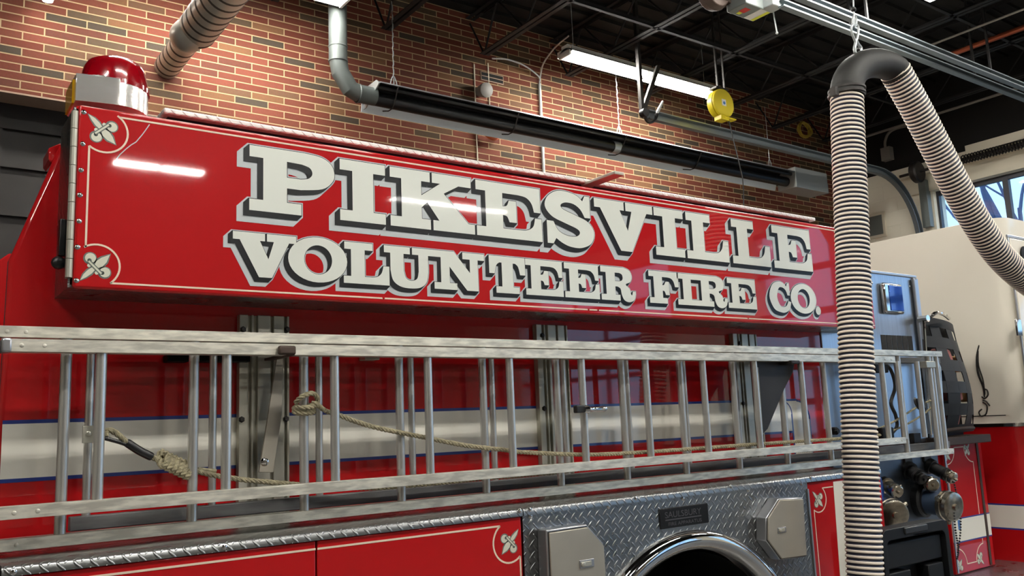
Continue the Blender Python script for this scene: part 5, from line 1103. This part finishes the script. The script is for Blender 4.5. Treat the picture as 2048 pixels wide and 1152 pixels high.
# pipes up in the dark
def pipe(name, a, b, r, m, label, cat='pipe'): return tag(MB().tube([a, b], r, 10).build(name, m), label, cat)
a = AZ(1904, 108, 5.5); pipe('copper_pipe', (a.x, a.y, 5.5), (a.x, 0.5, 5.5), 0.03, 'copper', 'reddish copper pipe in the dark roof at the top right')
a = AZ(1862, 90, 5.48); pipe('roof_conduit', (a.x, a.y, 5.48), (a.x, 0.5, 5.48), 0.012, 'grey_pipe', 'thin conduit above the copper pipe in the dark roof', 'conduit')
a = AX(1940, 207, FX - 0.3); pipe('roof_conduit', (a.x, 6.9, a.z), (a.x, 0.5, a.z), 0.018, 'grey_pipe', 'conduit near the end wall, running behind the hose loop', 'conduit')
a = AX(1775, 300, FX - 0.05); m_ = MB(); m_.tube(smooth_path([AX(x, y, FX - 0.06) for x, y in ((1772, 300), (1770, 285), (1776, 268), (1790, 258), (1812, 252))], 6), 0.02, 8); b_ = AX(1773, 302, FX - 0.06); m_.box(FX - 0.1, FX, b_.y - 0.07, b_.y + 0.07, b_.z - 0.14, b_.z + 0.05); tag(m_.build('junction_box', 'grey_pipe', bevel=0.004), 'junction box with bent conduit on the dark end wall between the hose limbs', 'electrical box')

# ================================================================ BLACK CASE AND PAPER ON THE RUNNING BOARD
yk = 2.42; kx0, kx1 = A(1766, 1100, yk).x, A(1902, 1100, yk).x; kz1 = A(1850, 1046, yk).z; kz0 = zst + 0.002
BC = thing('black_tool_case', 'open black plastic case standing on the running board under the pump outlets', 'case', ((kx0 + kx1) / 2, yk, kz0))
def rrect(x0, x1, z0, z1, r): 
    o = []
    for cx_, cz_, a0 in ((x1 - r, z1 - r, 0), (x0 + r, z1 - r, PI / 2), (x0 + r, z0 + r, PI), (x1 - r, z0 + r, 1.5 * PI)): o += [(cx_ + r * math.cos(a0 + PI / 2 * i / 5), cz_ + r * math.sin(a0 + PI / 2 * i / 5)) for i in range(6)]
    return o
m_ = MB(); m_.xz(rrect(kx0, kx1, kz0, kz1, 0.05), yk, yk + 0.09, [rrect(kx0 + 0.035, kx1 - 0.035, kz0 + 0.03, kz1 - 0.05, 0.035)]); m_.xz(rrect(kx0 + 0.01, kx1 - 0.01, kz0 + 0.01, kz1 - 0.01, 0.05), yk + 0.08, yk + 0.10); m_.build('case_shell', 'black_plastic', BC, bevel=0.006)
W = kx1 - kx0; Hc = kz1 - kz0
m_ = MB(); m_.box(kx0 + 0.05, kx1 - 0.05, yk + 0.02, yk + 0.085, kz0 + 0.60 * Hc, kz1 - 0.07); m_.build('case_tray', 'black_plastic', BC, bevel=0.006)
m_ = MB(); m_.box(kx0 + 0.06, kx0 + 0.40 * W, yk + 0.015, yk + 0.085, kz0 + 0.04, kz0 + 0.56 * Hc); m_.build('case_divider', 'black_plastic', BC, bevel=0.005)
m_ = MB(); m_.box(kx1 - 0.33 * W, kx1 - 0.06, yk + 0.015, yk + 0.085, kz0 + 0.04, kz0 + 0.56 * Hc); m_.build('case_divider', 'black_plastic', BC, bevel=0.005)
m_ = MB(); m_.lathe((kx0 + 0.56 * W, yk + 0.05, kz0 + 0.4 * Hc), (0, -1, 0.3), [(0, 0.018), (0.03, 0.022), (0.04, 0.015)], 14); m_.build('case_knob', 'worn_chrome', BC)
m_ = MB(); m_.box(kx0 + 0.32 * W, kx1 - 0.34 * W, yk - 0.008, yk + 0.03, kz1 - 0.035, kz1 - 0.004); m_.build('case_latch', 'black_rubber', BC, bevel=0.005)
pc = A(1916, 1148, 2.44); m_ = MB(); g = 7; vs_ = []; fs_ = []
for j in (0, 1):
    for i in range(g):
        for k in range(g):
            u, v = i / (g - 1), k / (g - 1)
            vs_.append((kx1 + 0.02 + 0.24 * u, 2.40 + 0.22 * v + 0.015 * math.sin(5 * u), zst + 0.022 + 0.075 * u * (0.4 + 0.6 * v) + 0.012 * math.sin(6 * v + 3 * u) - 0.004 * j))
for j in (0, 1):
    for i in range(g - 1):
        for k in range(g - 1): b = j * g * g; q_ = (b + i * g + k, b + i * g + k + 1, b + (i + 1) * g + k + 1, b + (i + 1) * g + k); fs_.append(q_ if j else q_[::-1])
tag(m_.add(vs_, fs_).build('paper_sheet', 'paper'), 'crumpled white paper on the running board at the right of the black case', 'paper')
# folded hose inside the cargo net
def folded(name, u, v, du, dv, m, label):
    c = bulge(u, v); k = MB(); p = [bulge(u - du, v - dv), bulge(u + du, v - dv), bulge(u + du, v + dv), bulge(u - du, v + dv)]
    k.prism([q_ + Vector((0, 0.012, 0)) for q_ in p], (0, 0.07, 0)); return tag(k.build(name, m, bevel=0.012), label, 'fire hose', 'folded hoses behind the net')
for (u, v, du, dv, m, lb) in ((0.44, 0.66, 0.10, 0.07, 'pink_hose', 'pink fold of hose showing at the middle of the black net'), (0.42, 0.34, 0.10, 0.065, 'pink_hose', 'pink fold of hose showing below the middle of the black net'), (0.40, 0.12, 0.10, 0.06, 'pink_hose', 'lowest pink fold of hose showing through the black net'),
                              (0.84, 0.62, 0.09, 0.07, 'tan_hose', 'tan fold of hose at the right edge of the black net'), (0.84, 0.33, 0.08, 0.06, 'tan_hose', 'lower tan fold of hose at the right edge of the black net')): folded('folded_hose', u, v, du, dv, m, lb)
# bare trees outside the end door
def tree(x, y, h, sd, label):
    rnd = random.Random(sd); k = MB()
    def br(p, d, L, r, dep):
        q_ = p + d * L; mid = p.lerp(q_, 0.5) + Vector((0, rnd.uniform(-.06, .06) * L, 0)); k.tube(smooth_path([p, mid, q_], 4), [r - (r * 0.35) * i / 8 for i in range(9)], 6)
        if dep:
            for _ in range(3):
                n_ = (d + Vector((rnd.uniform(-.5, .5), rnd.uniform(-.7, .7), rnd.uniform(-.1, .5)))).normalized(); br(p.lerp(q_, rnd.uniform(.55, 1)), n_, L * rnd.uniform(.55, .8), r * 0.6, dep - 1)
    br(Vector((x, y, 0)), Vector((0, 0.02, 1)), h, 0.22, 4); return tag(k.build('bare_tree', 'bark'), label, 'tree')
tree(24.0, 9.2, 5.0, 3, 'bare winter tree seen through the end door windows')
m_ = MB(); m_.box(FX + 0.4, 60, -40, 40, -0.15, -0.02); struct(m_.build('ground_outside', 'floor_concrete'))
